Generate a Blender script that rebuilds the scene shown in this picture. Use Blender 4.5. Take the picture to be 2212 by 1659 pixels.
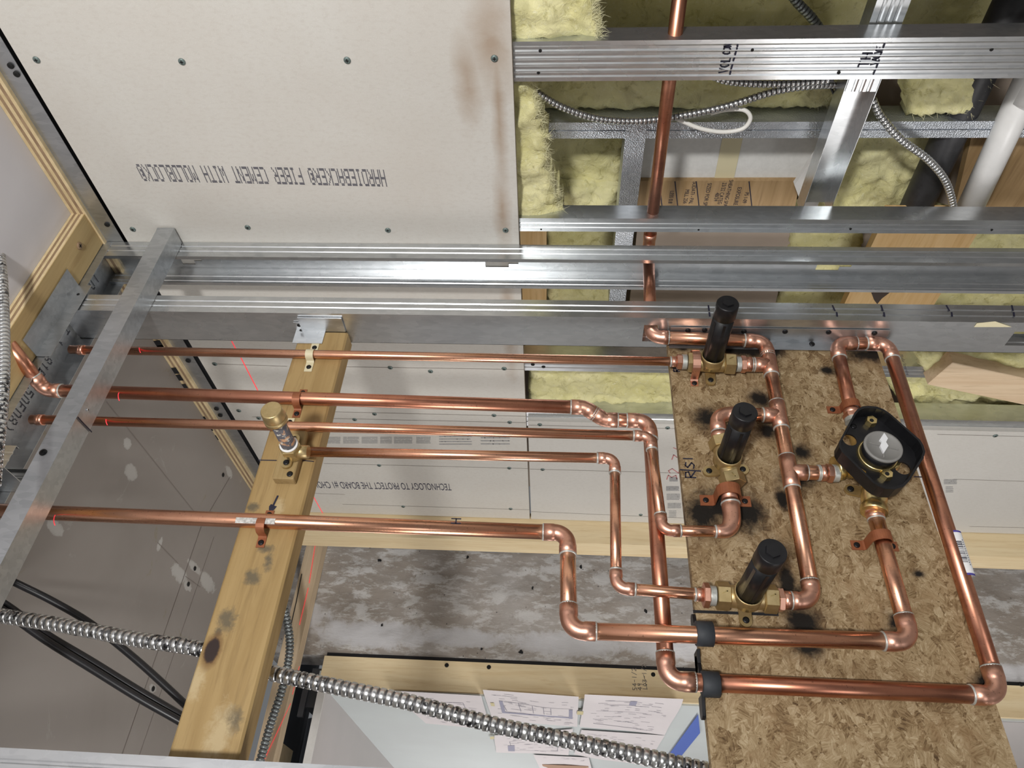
import bpy, math, random
import numpy as np
from mathutils import Vector, Matrix, noise, geometry
random.seed(7)
for o in list(bpy.data.objects): bpy.data.objects.remove(o)
SC = bpy.context.scene
COL = SC.collection
# ------------------------------------------------------------------ camera
# world: X along the pipe wall away from the corner, Y along the board wall towards the camera, Z up
CAM = Vector((1.0714, 0.94, 1.5))
RC = ((-0.05301397, -0.03720316, -0.99790052), (0.78984036, -0.61301480, -0.01910660), (-0.61101696, -0.78919502, 0.06188290))
FPX = 1555.13
cd = bpy.data.cameras.new('camera'); cam = bpy.data.objects.new('camera', cd); COL.objects.link(cam)
cd.sensor_width = 36.0; cd.lens = FPX * 36.0 / 2212.0; cd.clip_start = .02; cd.clip_end = 50
r0, r1, r2 = [Vector(r) for r in RC]
m = Matrix((( r0.x, -r1.x, -r2.x, CAM.x), (r0.y, -r1.y, -r2.y, CAM.y), (r0.z, -r1.z, -r2.z, CAM.z), (0, 0, 0, 1)))
cam.matrix_world = m
SC.camera = cam
# ------------------------------------------------------------------ light
w = bpy.data.worlds.new('world'); SC.world = w; w.use_nodes = True
w.node_tree.nodes['Background'].inputs[0].default_value = (.93, .96, 1, 1)
w.node_tree.nodes['Background'].inputs[1].default_value = .15
def lamp(name, loc, target, size, power, col=(1, 1, 1)):
    l = bpy.data.lights.new(name, 'AREA'); l.shape = 'DISK'; l.size = size; l.energy = power; l.color = col
    o = bpy.data.objects.new(name, l); COL.objects.link(o); o.location = loc
    o.rotation_euler = (Vector(target) - Vector(loc)).to_track_quat('-Z', 'Y').to_euler()
    return o
lamp('work_lamp', (1.60, 2.05, 2.00), (.1, .0, 1.5), .22, 46, (1, .98, .95))
lamp('floor_lamp_light', (2.3, 1.0, .35), (.2, -.2, 1.7), .7, 4, (.97, .98, 1))
lamp('rear_room_light', (2.2, -.75, .6), (.1, -1.4, 1.5), .9, 24, (1, .97, .95))
lamp('far_room_light', (1.35, -3.0, 1.7), (.45, -2.0, 1.4), .9, 8, (1, .96, .95))
vs = SC.view_settings
vs.view_transform = 'Standard'; vs.look = 'None'; vs.gamma = 1; vs.use_curve_mapping = False; vs.exposure = 0.0
# ------------------------------------------------------------------ pixel -> point on a wall plane
def ray(px, py):
    a, b = (px - 1106.0) / FPX, (py - 829.5) / FPX
    return r0 * a + r1 * b + r2
def P(px, py, ax, val):
    i = 'xyz'.index(ax); d = ray(px, py)
    return CAM + d * ((val - CAM[i]) / d[i])
X = Vector((1, 0, 0)); Y = Vector((0, 1, 0)); Z = Vector((0, 0, 1))
# ------------------------------------------------------------------ mesh builder
class MB:
    def __init__(s): s.v = []; s.f = []; s.sm = []
    def add(s, vs, fs, smooth=False):
        n = len(s.v); s.v += [tuple(v) for v in vs]
        for f in fs: s.f.append(tuple(n + i for i in f)); s.sm.append(smooth)
        return s
    def box(s, a, b):
        x0, y0, z0 = a; x1, y1, z1 = b
        vs = [(x0,y0,z0),(x1,y0,z0),(x1,y1,z0),(x0,y1,z0),(x0,y0,z1),(x1,y0,z1),(x1,y1,z1),(x0,y1,z1)]
        return s.add(vs, [(0,3,2,1),(4,5,6,7),(0,1,5,4),(1,2,6,5),(2,3,7,6),(3,0,4,7)])
    def obox(s, c, ax, h, bev=0):
        c = Vector(c); a = [Vector(q).normalized() for q in ax]
        if bev <= 0:
            vs = [c + a[0]*h[0]*i + a[1]*h[1]*j + a[2]*h[2]*k for k in (-1,1) for j in (-1,1) for i in (-1,1)]
            return s.add(vs, [(0,2,3,1),(4,5,7,6),(0,1,5,4),(1,3,7,5),(3,2,6,7),(2,0,4,6)])
        b = bev
        ring = [(-h[0]+b,-h[1]),(h[0]-b,-h[1]),(h[0],-h[1]+b),(h[0],h[1]-b),(h[0]-b,h[1]),(-h[0]+b,h[1]),(-h[0],h[1]-b),(-h[0],-h[1]+b)]
        vs = []
        for zz, sc in ((-h[2], b), (-h[2]+b, 0), (h[2]-b, 0), (h[2], b)):
            for (p, q) in ring:
                p2 = p - math.copysign(min(sc, abs(p)), p); q2 = q - math.copysign(min(sc, abs(q)), q)
                vs.append(c + a[0]*p2 + a[1]*q2 + a[2]*zz)
        fs = [tuple(range(7,-1,-1)), tuple(range(24,32))]
        for k in range(3):
            for i in range(8): fs.append((k*8+i, k*8+(i+1)%8, k*8+8+(i+1)%8, k*8+8+i))
        return s.add(vs, fs)
    def extrude(s, poly, vec, smooth=False):
        n = len(poly); vec = Vector(vec); p = [Vector(q) for q in poly]
        nrm = Vector((0,0,0))
        for i in range(n): nrm += p[i].cross(p[(i+1)%n])
        if nrm.dot(vec) > 0: p = p[::-1]
        vs = p + [q + vec for q in p]
        s.add(vs, [tuple(range(n)), tuple(range(2*n-1, n-1, -1))])
        k = len(s.v) - 2*n
        for i in range(n):
            s.f.append((k+(i+1)%n, k+i, k+n+i, k+n+(i+1)%n)); s.sm.append(smooth)
        return s
    def plate(s, outer, holes, vec):           # flat plate with holes, outlines as 3D points
        vec = Vector(vec); loops = [[Vector(q) for q in outer]] + [[Vector(q) for q in h] for h in holes]
        tris = geometry.tessellate_polygon(loops); flat = [q for l in loops for q in l]; n = len(flat)
        fs = [tuple(t) for t in tris]
        nv = (flat[fs[0][1]]-flat[fs[0][0]]).cross(flat[fs[0][2]]-flat[fs[0][0]])
        if nv.dot(vec) < 0: fs = [f[::-1] for f in fs]
        allf = [tuple(i + n for i in f) for f in fs] + [f[::-1] for f in fs]
        st = 0
        for l in loops:
            m_ = len(l)
            for i in range(m_): allf.append((st+i, st+(i+1)%m_, n+st+(i+1)%m_, n+st+i))
            st += m_
        return s.add(flat + [q + vec for q in flat], allf)
    def sheet(s, prof, t, org, U, V, W, length):   # bent sheet metal: open profile with thickness t, pushed along W
        pr = [Vector((a, b)) for a, b in prof]; n = len(pr); off = []
        for i in range(n):
            d1 = (pr[i]-pr[i-1]).normalized() if i else (pr[1]-pr[0]).normalized()
            d2 = (pr[i+1]-pr[i]).normalized() if i < n-1 else d1
            if i == 0: d1 = d2
            n1 = Vector((-d1.y, d1.x)); n2 = Vector((-d2.y, d2.x)); nn = (n1+n2)
            nn = nn.normalized() if nn.length > 1e-6 else n1
            off.append(pr[i] + nn * t / max(.35, nn.dot(n1)))
        org = Vector(org); U = Vector(U); V = Vector(V); W = Vector(W) * length
        a = [org+U*p.x+V*p.y for p in pr]; b = [org+U*p.x+V*p.y for p in off]
        vs = a + b + [q+W for q in a] + [q+W for q in b]; N = n; fs = []
        for i in range(n-1):
            fs += [(i, i+1, 2*N+i+1, 2*N+i), (N+i+1, N+i, 3*N+i, 3*N+i+1), (i+1, i, N+i, N+i+1), (2*N+i, 2*N+i+1, 3*N+i+1, 3*N+i)]
        fs += [(0, 2*N, 3*N, N), (N-1, 2*N-1, 4*N-1, 3*N-1)]
        return s.add(vs, fs)
    def tube(s, path, rad, n=16, caps=True, smooth=True):
        p = [Vector(q) for q in path]; m_ = len(p)
        if not hasattr(rad, '__len__'): rad = [rad]*m_
        T = []
        for i in range(m_):
            d = p[min(i+1, m_-1)] - p[max(i-1, 0)]
            T.append(d.normalized() if d.length > 1e-9 else (T[-1] if T else Z))
        up = Z if abs(T[0].z) < .9 else X
        u = (up - T[0]*up.dot(T[0])).normalized(); vs = []
        for i in range(m_):
            u = (u - T[i]*u.dot(T[i])).normalized(); w_ = T[i].cross(u)
            for k in range(n):
                a = 2*math.pi*k/n; vs.append(p[i] + (u*math.cos(a) + w_*math.sin(a))*rad[i])
        fs = [(i*n+k, i*n+(k+1)%n, (i+1)*n+(k+1)%n, (i+1)*n+k) for i in range(m_-1) for k in range(n)]
        s.add(vs, fs, smooth)
        if caps:
            k = len(s.v) - m_*n
            s.f += [tuple(k+i for i in range(n-1, -1, -1)), tuple(k+(m_-1)*n+i for i in range(n))]; s.sm += [False, False]
        return s
    def rev(s, org, axis, prof, n=20, smooth=True, phase=0.0, flat=False):   # prof: (distance along axis, radius)
        org = Vector(org); a = Vector(axis).normalized(); up = Z if abs(a.z) < .9 else X
        u = (up - a*up.dot(a)).normalized(); w_ = a.cross(u); vs = []
        for (t, r) in prof:
            for k in range(n):
                q = 2*math.pi*k/n + phase; vs.append(org + a*t + (u*math.cos(q)+w_*math.sin(q))*max(r, 1e-5))
        m_ = len(prof)
        fs = [(i*n+k, i*n+(k+1)%n, (i+1)*n+(k+1)%n, (i+1)*n+k) for i in range(m_-1) for k in range(n)]
        s.add(vs, fs, smooth and not flat)
        k = len(s.v) - m_*n
        s.f += [tuple(k+i for i in range(n-1, -1, -1)), tuple(k+(m_-1)*n+i for i in range(n))]; s.sm += [False, False]
        return s
    def ribbon(s, pts, wid, nrm, lift=.0006):    # thin marker stroke on a surface
        nrm = Vector(nrm).normalized(); p = [Vector(q)+nrm*lift for q in pts]
        for i in range(len(p)-1):
            d = p[i+1]-p[i]
            if d.length < 1e-7: continue
            d.normalize(); e = nrm.cross(d)*wid/2; q0 = p[i]-d*wid*.35; q1 = p[i+1]+d*wid*.35
            s.add([q0-e, q1-e, q1+e, q0+e], [(0, 1, 2, 3)])
        return s
    def mesh(s, name):
        me = bpy.data.meshes.new(name); me.from_pydata(s.v, [], s.f); me.polygons.foreach_set('use_smooth', s.sm); me.update()
        return me
WL = {}
def part(name, mb, mat, parent):
    me = mb.mesh(name); o = bpy.data.objects.new(name, me); COL.objects.link(o); me.materials.append(mat)
    o.parent = parent
    if parent.type == 'EMPTY' or WL.get(parent.name): o.matrix_parent_inverse = Matrix.Translation(-Vector(WL.get(parent.name, (0,0,0))))
    WL[o.name] = (0, 0, 0)
    if name in FINE: o['kind'] = 'stuff'
    return o
FINE = ('printed_lettering', 'small_print', 'pencil_lines', 'drawing_lines', 'stamp', 'stamp_rule', 'marker_dashes', 'marker_writing', 'pencil_note', 'printed_code', 'black_marks', 'chip_holes', 'barcode', 'red_note', 'pen_mark', 'pipe_print', 'dial_ribs', 'marker_line')
def tag(o, label, cat, group=None, kind=None):
    if label: o['label'] = label
    if cat: o['category'] = cat
    if group: o['group'] = group
    if kind: o['kind'] = kind
    return o
def thing(name, label, cat, loc=(0, 0, 0), group=None):
    o = bpy.data.objects.new(name, None); COL.objects.link(o); o.location = Vector(loc); o.empty_display_size = .02
    WL[o.name] = tuple(Vector(loc)); bpy.context.view_layer.update() if False else None
    return tag(o, label, cat, group)
def solo(name, mb, mat, label=None, cat=None, group=None, kind=None):
    me = mb.mesh(name); o = bpy.data.objects.new(name, me); COL.objects.link(o); me.materials.append(mat); WL[o.name] = (0, 0, 0)
    return tag(o, label, cat, group, kind)
# ------------------------------------------------------------------ materials
def mat(name, col, rough=.5, metal=0.0, spec=.5):
    m = bpy.data.materials.new(name); m.use_nodes = True; b = m.node_tree.nodes['Principled BSDF']
    b.inputs['Base Color'].default_value = (*col, 1); b.inputs['Roughness'].default_value = rough; b.inputs['Metallic'].default_value = metal
    b.inputs['Specular IOR Level'].default_value = spec
    return m
class N:
    def __init__(s, m): s.m = m; s.t = m.node_tree; s.b = s.t.nodes['Principled BSDF']; s.c = s.n('ShaderNodeTexCoord').outputs['Object']
    def n(s, k, **kw):
        q = s.t.nodes.new(k)
        for a, b in kw.items(): setattr(q, a, b)
        return q
    def l(s, a, b): s.t.links.new(a, b)
    def mapp(s, scale=(1,1,1), rot=(0,0,0), loc=(0,0,0), src=None):
        q = s.n('ShaderNodeMapping'); q.inputs['Scale'].default_value = scale; q.inputs['Rotation'].default_value = rot; q.inputs['Location'].default_value = loc
        s.l(src or s.c, q.inputs[0]); return q.outputs[0]
    def noise(s, sc, det=4, rough=.55, dist=0, vec=None):
        q = s.n('ShaderNodeTexNoise'); q.inputs['Scale'].default_value = sc; q.inputs['Detail'].default_value = det
        q.inputs['Roughness'].default_value = rough; q.inputs['Distortion'].default_value = dist; s.l(vec or s.c, q.inputs['Vector']); return q.outputs[0]
    def voro(s, sc, feat='F1', vec=None, out=0):
        q = s.n('ShaderNodeTexVoronoi', feature=feat); q.inputs['Scale'].default_value = sc; s.l(vec or s.c, q.inputs['Vector']); return q.outputs[out]
    def ramp(s, src, stops):
        q = s.n('ShaderNodeValToRGB'); e = q.color_ramp.elements
        while len(e) < len(stops): e.new(.5)
        for el, (p, c) in zip(e, stops):
            el.position = p; el.color = (*c, 1) if len(c) == 3 else c
        s.l(src, q.inputs[0]); return q.outputs[0]
    def mix(s, f, a, b, mode='MIX'):
        q = s.n('ShaderNodeMix', data_type='RGBA', blend_type=mode)
        for i, v in ((0, f), (6, a), (7, b)):
            if isinstance(v, (int, float)): q.inputs[i].default_value = v
            elif isinstance(v, tuple): q.inputs[i].default_value = (*v, 1)
            else: s.l(v, q.inputs[i])
        return q.outputs[2]
    def math(s, op, a, b=0.0):
        q = s.n('ShaderNodeMath', operation=op)
        for i, v in ((0, a), (1, b)):
            if isinstance(v, (int, float)): q.inputs[i].default_value = v
            else: s.l(v, q.inputs[i])
        return q.outputs[0]
    def color(s, src): s.l(src, s.b.inputs['Base Color'])
    def rough(s, src, lo, hi):
        q = s.n('ShaderNodeMapRange'); q.inputs[3].default_value = lo; q.inputs[4].default_value = hi; s.l(src, q.inputs[0]); s.l(q.outputs[0], s.b.inputs['Roughness'])
    def bump(s, src, st=.3, dist=.002):
        q = s.n('ShaderNodeBump'); q.inputs['Strength'].default_value = st; q.inputs['Distance'].default_value = dist; s.l(src, q.inputs['Height']); s.l(q.outputs[0], s.b.inputs['Normal'])
def two(name, c1, c2, sc, rough=.6, metal=0, det=5, lo=.35, hi=.65, bump=0, bsc=None, bd=.001, spec=.5, dist=0):
    m = mat(name, c1, rough, metal, spec); q = N(m); a = q.noise(sc, det, .6, dist); q.color(q.ramp(a, [(lo, c1), (hi, c2)]))
    if bump: q.bump(q.noise(bsc or sc*4, 4), bump, bd)
    return m
M = {}
def copper(name, c1, c2, c3, rl=.2, rh=.36, ax=(1, 1, .12)):
    m = mat(name, c1, .28, 1.0); q = N(m)
    a = q.noise(26, 5, .6, .3, q.mapp(ax)); b = q.noise(7, 4, .6, .8); c = q.noise(330, 2, .5)
    base = q.mix(q.ramp(b, [(.40, (0,0,0)), (.64, (1,1,1))]), c1, c2)
    base = q.mix(q.ramp(a, [(.54, (0,0,0)), (.74, (.8,.8,.8))]), base, c3)
    base = q.mix(q.ramp(c, [(.66, (0,0,0)), (.72, (.5,.5,.5))]), base, (.14, .07, .045))
    q.color(base); q.rough(a, rl, rh); return m
M['copper'] = copper('copper', (.80, .44, .29), (.70, .35, .22), (.46, .21, .13))
M['copper_dark'] = copper('copper_dark', (.66, .31, .20), (.52, .22, .14), (.36, .15, .10), .24, .4)
M['copper_fit'] = copper('copper_fitting', (.76, .43, .32), (.68, .36, .26), (.50, .25, .175), .31, .46, (1, 1, 1))
M['solder'] = two('solder', (.58, .59, .56), (.44, .45, .42), 160, .42, .55, bump=.3, bsc=300, bd=.0006)
M['brass'] = two('brass', (.60, .47, .25), (.46, .35, .17), 60, .42, .9, bump=.15, bsc=700, bd=.0004)
M['brass_bright'] = two('brass_bright', (.85, .68, .33), (.62, .48, .20), 70, .30, .95)
M['copper_strap'] = two('copper_coated_strap', (.33, .115, .05), (.25, .085, .038), 60, .42, .35)
def galv(name, c1, c2, rl, rh, spangle=True):
    m = mat(name, c1, .35, .92); q = N(m)
    bwn = q.n('ShaderNodeRGBToBW'); q.l(q.voro(150, 'F1', q.mapp((1, 1, .35)), 1), bwn.inputs[0]); v = bwn.outputs[0]; big = q.noise(5, 4, .6); fine = q.noise(60, 5, .65, 0, q.mapp((1, 1, .12)))
    base = q.mix(q.ramp(big, [(.35, (0,0,0)), (.7, (1,1,1))]), c1, c2)
    if spangle: base = q.mix(.22, base, v, 'SOFT_LIGHT')
    base = q.mix(q.ramp(fine, [(.58, (0,0,0)), (.85, (.22,.22,.22))]), base, (.80, .82, .83))
    q.color(base); q.rough(big, rl, rh); q.bump(fine, .012, .0006); return m
M['steel'] = galv('galvanised_steel', (.66, .68, .69), (.54, .56, .58), .20, .36)
M['steel_dull'] = galv('galvanised_steel_dull', (.54, .56, .58), (.42, .44, .46), .30, .46)
M['steel_knurl'] = galv('galvanised_steel_knurled', (.56, .59, .63), (.44, .47, .51), .35, .5)
def knurl():
    q = N(M['steel_knurl']); a = q.voro(420, 'F1'); q.bump(a, .5, .0015)
knurl()
M['flex'] = two('flexible_conduit_steel', (.74, .75, .75), (.55, .56, .56), 40, .26, .95)
M['flex_core'] = mat('conduit_groove', (.10, .10, .105), .5, .6)
M['flex_dark'] = two('flexible_conduit_dark', (.20, .22, .22), (.30, .33, .33), 40, .40, .7)
M['flex_scuffed'] = mat('flexible_conduit_scuffed', (.7,.7,.7), .28, .95)
def _s():
    q = N(M['flex_scuffed']); a = q.noise(130, 4, .6, .2); b = q.noise(6, 2)
    base = q.mix(q.ramp(a, [(.50, (0,0,0)), (.58, (1,1,1))]), (.66, .67, .67), (.06, .06, .065))
    q.color(q.mix(q.ramp(b, [(.36, (0,0,0)), (.52, (1,1,1))]), (.70, .71, .71), base))
_s()
def board(name, c1, c2, c3):
    m = mat(name, c1, .85, 0, .25); q = N(m)
    a = q.noise(3.2, 5, .6, .5); b = q.noise(170, 4, .7, 0, q.mapp((1, 1, .5))); c = q.noise(700, 2, .6)
    base = q.mix(q.ramp(a, [(.38, (0,0,0)), (.66, (1,1,1))]), c1, c2)
    base = q.mix(q.ramp(b, [(.48, (0,0,0)), (.75, (.55,.55,.55))]), base, c3)
    base = q.mix(q.ramp(c, [(.62, (0,0,0)), (.7, (.4,.4,.4))]), base, (.86, .84, .79))
    q.color(base); q.bump(b, .10, .0008); return m
M['cement'] = board('cement_board', (.60, .585, .545), (.57, .545, .50), (.50, .465, .42))
M['cement_edge'] = two('cement_board_edge', (.22, .19, .155), (.30, .26, .21), 90, .9)
M['cement_low'] = board('cement_board_pale', (.60, .585, .55), (.57, .555, .52), (.50, .48, .44))
def wood(name, c1, c2, c3, axis='x', sc=1.0, rough=.62):
    m = mat(name, c1, rough, 0, .3); q = N(m)
    st = {'x': (.7, 9, 9), 'y': (9, .7, 9), 'z': (9, 9, .7)}[axis]
    v = q.mapp(tuple(k*sc for k in st)); a = q.noise(2.6, 5, .6, 1.6, v); b = q.noise(16, 4, .6, .3, v); c = q.noise(4, 3)
    base = q.mix(q.ramp(a, [(.40, (0,0,0)), (.62, (1,1,1))]), c1, c2)
    base = q.mix(q.ramp(b, [(.52, (0,0,0)), (.74, (.7,.7,.7))]), base, c3)
    q.color(base); q.bump(b, .12, .0008); return m
M['pine_x'] = wood('treated_pine', (.34, .245, .115), (.30, .21, .092), (.22, .15, .065), 'x')
M['pine_z'] = wood('pine_upright', (.86, .72, .47), (.80, .64, .39), (.70, .53, .29), 'z')
M['pine_pale'] = wood('pine_pale', (.66, .53, .37), (.58, .45, .30), (.48, .35, .22), 'x')
M['pine_y'] = wood('pine_blocking', (.74, .52, .26), (.66, .43, .19), (.52, .31, .12), 'y')
M['lumber'] = wood('loose_lumber', (.70, .55, .38), (.62, .46, .30), (.5, .36, .22), 'z')
M['ply_face'] = wood('plywood_face', (.55, .41, .20), (.47, .33, .15), (.36, .25, .11), 'x', .6)
M['ply_layer_a'] = two('ply_layer_light', (.70, .56, .34), (.58, .45, .25), 60, .7)
M['ply_layer_b'] = two('ply_layer_dark', (.26, .17, .10), (.36, .25, .15), 60, .7)
M['ply_stamp'] = wood('stamped_plywood', (.40, .27, .14), (.32, .21, .10), (.25, .16, .08), 'y')
M['wool'] = mat('mineral_wool', (.72, .68, .36), .95, 0, .1)
def _w():
    q = N(M['wool']); a = q.noise(38, 7, .72, .8); b = q.noise(9, 4, .6); c = q.noise(150, 5, .7, .5)
    base = q.mix(q.ramp(b, [(.35, (0,0,0)), (.65, (1,1,1))]), (.80, .76, .44), (.70, .66, .31))
    base = q.mix(q.ramp(a, [(.30, (.75,.75,.75)), (.46, (0,0,0))]), base, (.34, .30, .10))  # crease shade put into the colour: low spots of the wool darkened
    base = q.mix(q.ramp(c, [(.55, (0,0,0)), (.72, (.7,.7,.7))]), base, (.86, .84, .62))
    q.color(base); q.bump(a, .8, .006)
_w()
M['wool_fibre'] = mat('wool_fibre', (.80, .77, .50), .9, 0, .1)
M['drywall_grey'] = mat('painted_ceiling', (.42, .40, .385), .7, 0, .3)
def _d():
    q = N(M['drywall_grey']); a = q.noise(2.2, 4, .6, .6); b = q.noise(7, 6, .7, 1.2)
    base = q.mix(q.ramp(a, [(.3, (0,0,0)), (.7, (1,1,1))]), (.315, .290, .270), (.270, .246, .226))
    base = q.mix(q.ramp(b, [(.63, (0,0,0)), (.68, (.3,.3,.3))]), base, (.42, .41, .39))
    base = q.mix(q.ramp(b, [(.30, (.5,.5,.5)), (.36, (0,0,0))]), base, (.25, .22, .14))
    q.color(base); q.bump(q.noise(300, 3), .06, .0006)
M['drywall_front'] = two('ceiling_front_paint', (.70, .69, .72), (.64, .63, .66), 3, .7, 0, bump=.05, bsc=260)
M['drywall_white'] = two('drywall_white', (.72, .71, .69), (.66, .65, .63), 40, .8, 0, bump=.05, bsc=300)
M['drywall_blue'] = two('wall_pale_blue', (.60, .65, .65), (.57, .61, .61), 3, .75)
M['drywall_pink'] = two('soffit_paint', (.56, .53, .52), (.52, .50, .49), 3, .75)
M['board_brown'] = two('drywall_back_paper', (.42, .35, .29), (.37, .305, .25), 8, .9, bump=.05, bsc=300)
M['white_panel'] = two('white_panel', (.72, .72, .70), (.66, .66, .64), 90, .85)
M['concrete'] = mat('rough_concrete', (.45, .43, .41), .9, 0, .2)
def _c():
    q = N(M['concrete']); a = q.noise(11, 8, .72, .25, q.mapp((2.4, 1, .9), (0, .55, 0))); a2 = q.noise(30, 6, .7, .2, q.mapp((2, 1, .8), (0, -.5, 0))); b = q.noise(70, 6, .7, .4); d = q.noise(3.5, 4); h = q.voro(30, 'F1')
    base = q.mix(q.ramp(a, [(.50, (0,0,0)), (.58, (1,1,1))]), (.35, .312, .275), (.60, .59, .575))
    base = q.mix(q.ramp(a2, [(.56, (0,0,0)), (.66, (.7,.7,.7))]), base, (.60, .59, .58))
    base = q.mix(q.ramp(d, [(.42, (0,0,0)), (.66, (.5,.5,.5))]), base, (.50, .485, .48))
    base = q.mix(q.ramp(b, [(.30, (.7,.7,.7)), (.42, (0,0,0))]), base, (.27, .245, .23))
    base = q.mix(q.ramp(h, [(.050, (.85,.85,.85)), (.075, (0,0,0))]), base, (.05, .05, .055))
    M['concrete']['r'] = 1; q.color(base); q.bump(a, .5, .006)
_c()
M['black'] = two('black_plastic', (.006, .006, .007), (.011, .011, .013), 30, .40, 0, spec=.35)
M['black_tube'] = two('black_plastic_tube', (.007, .007, .008), (.022, .022, .024), 26, .42, 0, det=7, lo=.5, hi=.78, spec=.35)
M['black_rubber'] = two('black_clamp', (.018, .022, .028), (.03, .034, .04), 40, .65)
M['black_cable'] = mat('black_cable', (.012, .012, .014), .35)
M['abs'] = two('black_drain_pipe', (.016, .016, .018), (.035, .035, .038), 30, .5)
M['pvc'] = two('white_pvc', (.78, .78, .77), (.72, .72, .71), 20, .35)
M['screw'] = mat('black_screw', (.02, .02, .022), .4, .7)
M['screw_dark'] = mat('screw_recess', (.003, .003, .003), .8)
M['screw_green'] = mat('coated_board_screw', (.17, .22, .21), .5, .5)
M['strap_plastic'] = two('cream_plastic_strap', (.66, .60, .42), (.58, .52, .35), 20, .45)
M['ink'] = mat('ink', (.012, .012, .03), .6)
M['ink_print'] = mat('printed_ink', (.045, .045, .075), .8)
M['ink_grey'] = mat('faint_print', (.33, .33, .33), .85)
M['pencil'] = mat('pencil_line', (.22, .19, .17), .8)
M['pencil_red'] = mat('red_pencil', (.5, .2, .2), .8)
M['mud'] = two('joint_compound', (.60, .59, .56), (.52, .51, .48), 60, .9)
M['paper'] = two('paper', (.76, .72, .73), (.72, .68, .69), 6, .8)
M['plan_ink'] = mat('plan_ink', (.24, .23, .29), .8)
M['plan_fill'] = mat('plan_fill', (.33, .33, .43), .8)
M['picture_brown'] = mat('picture_brown', (.42, .26, .17), .7)
M['masking'] = mat('masking_tape', (.62, .55, .30), .7)
M['blue_tape'] = mat('blue_tape', (.10, .17, .55), .6)
M['pale_tape'] = mat('pale_tape', (.66, .60, .40), .7)
M['white_wire'] = mat('white_wire', (.80, .79, .75), .4)
M['grey_cap'] = mat('grey_cap', (.21, .205, .195), .5)
M['white_knob'] = mat('white_knob', (.72, .73, .75), .45)
M['label_white'] = mat('sticker_white', (.80, .80, .80), .5)
M['label_blue'] = mat('sticker_blue', (.06, .05, .30), .5)
M['dark_gap'] = mat('dark_gap', (.012, .012, .014), .9)
M['duct'] = two('dark_duct', (.045, .05, .06), (.03, .033, .04), 6, .6)
M['oldpaint'] = mat('worn_nipple', (.2, .2, .2), .5)
def _o():
    q = N(M['oldpaint']); a = q.noise(55, 5, .6, .8); b = q.noise(120, 5, .6)
    base = q.mix(q.ramp(a, [(.42, (0,0,0)), (.47, (1,1,1))]), (.55, .31, .17), (.11, .11, .13))
    base = q.mix(q.ramp(b, [(.58, (0,0,0)), (.62, (1,1,1))]), base, (.60, .58, .52)); q.color(base); q.bump(b, .4, .001)
_o()
M['laser'] = mat('laser_glow_strips', (.9, .05, .06), .5)  # emission stands in for the light a laser level projects
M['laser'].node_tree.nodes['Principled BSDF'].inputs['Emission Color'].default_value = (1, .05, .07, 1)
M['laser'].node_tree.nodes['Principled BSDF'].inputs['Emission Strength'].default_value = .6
YO = -.058          # front face of the strand board
def spots(q, base, lst, ax, val, col, nz, soft=(.45, .72, 1.0), amp=1.3, mid=.55):
    sep = q.n('ShaderNodeSeparateXYZ'); q.l(q.c, sep.inputs[0]); tot = None
    i0, i1 = [k for k in range(3) if k != 'xyz'.index(ax)]
    for (px, py, ra, rb) in lst:
        p = P(px, py, ax, val)
        dx = q.math('DIVIDE', q.math('SUBTRACT', sep.outputs[i0], p[i0]), ra); dz = q.math('DIVIDE', q.math('SUBTRACT', sep.outputs[i1], p[i1]), rb)
        d = q.math('SQRT', q.math('ADD', q.math('MULTIPLY', dx, dx), q.math('MULTIPLY', dz, dz)))
        d = q.math('ADD', d, q.math('MULTIPLY', q.math('SUBTRACT', nz, .5), amp))
        f = q.ramp(d, [(soft[0], (1,1,1)), (soft[1], (mid,)*3), (soft[2], (0,0,0))])
        tot = f if tot is None else q.mix(1.0, tot, f, 'LIGHTEN')
    return q.mix(tot, base, col)
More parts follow.
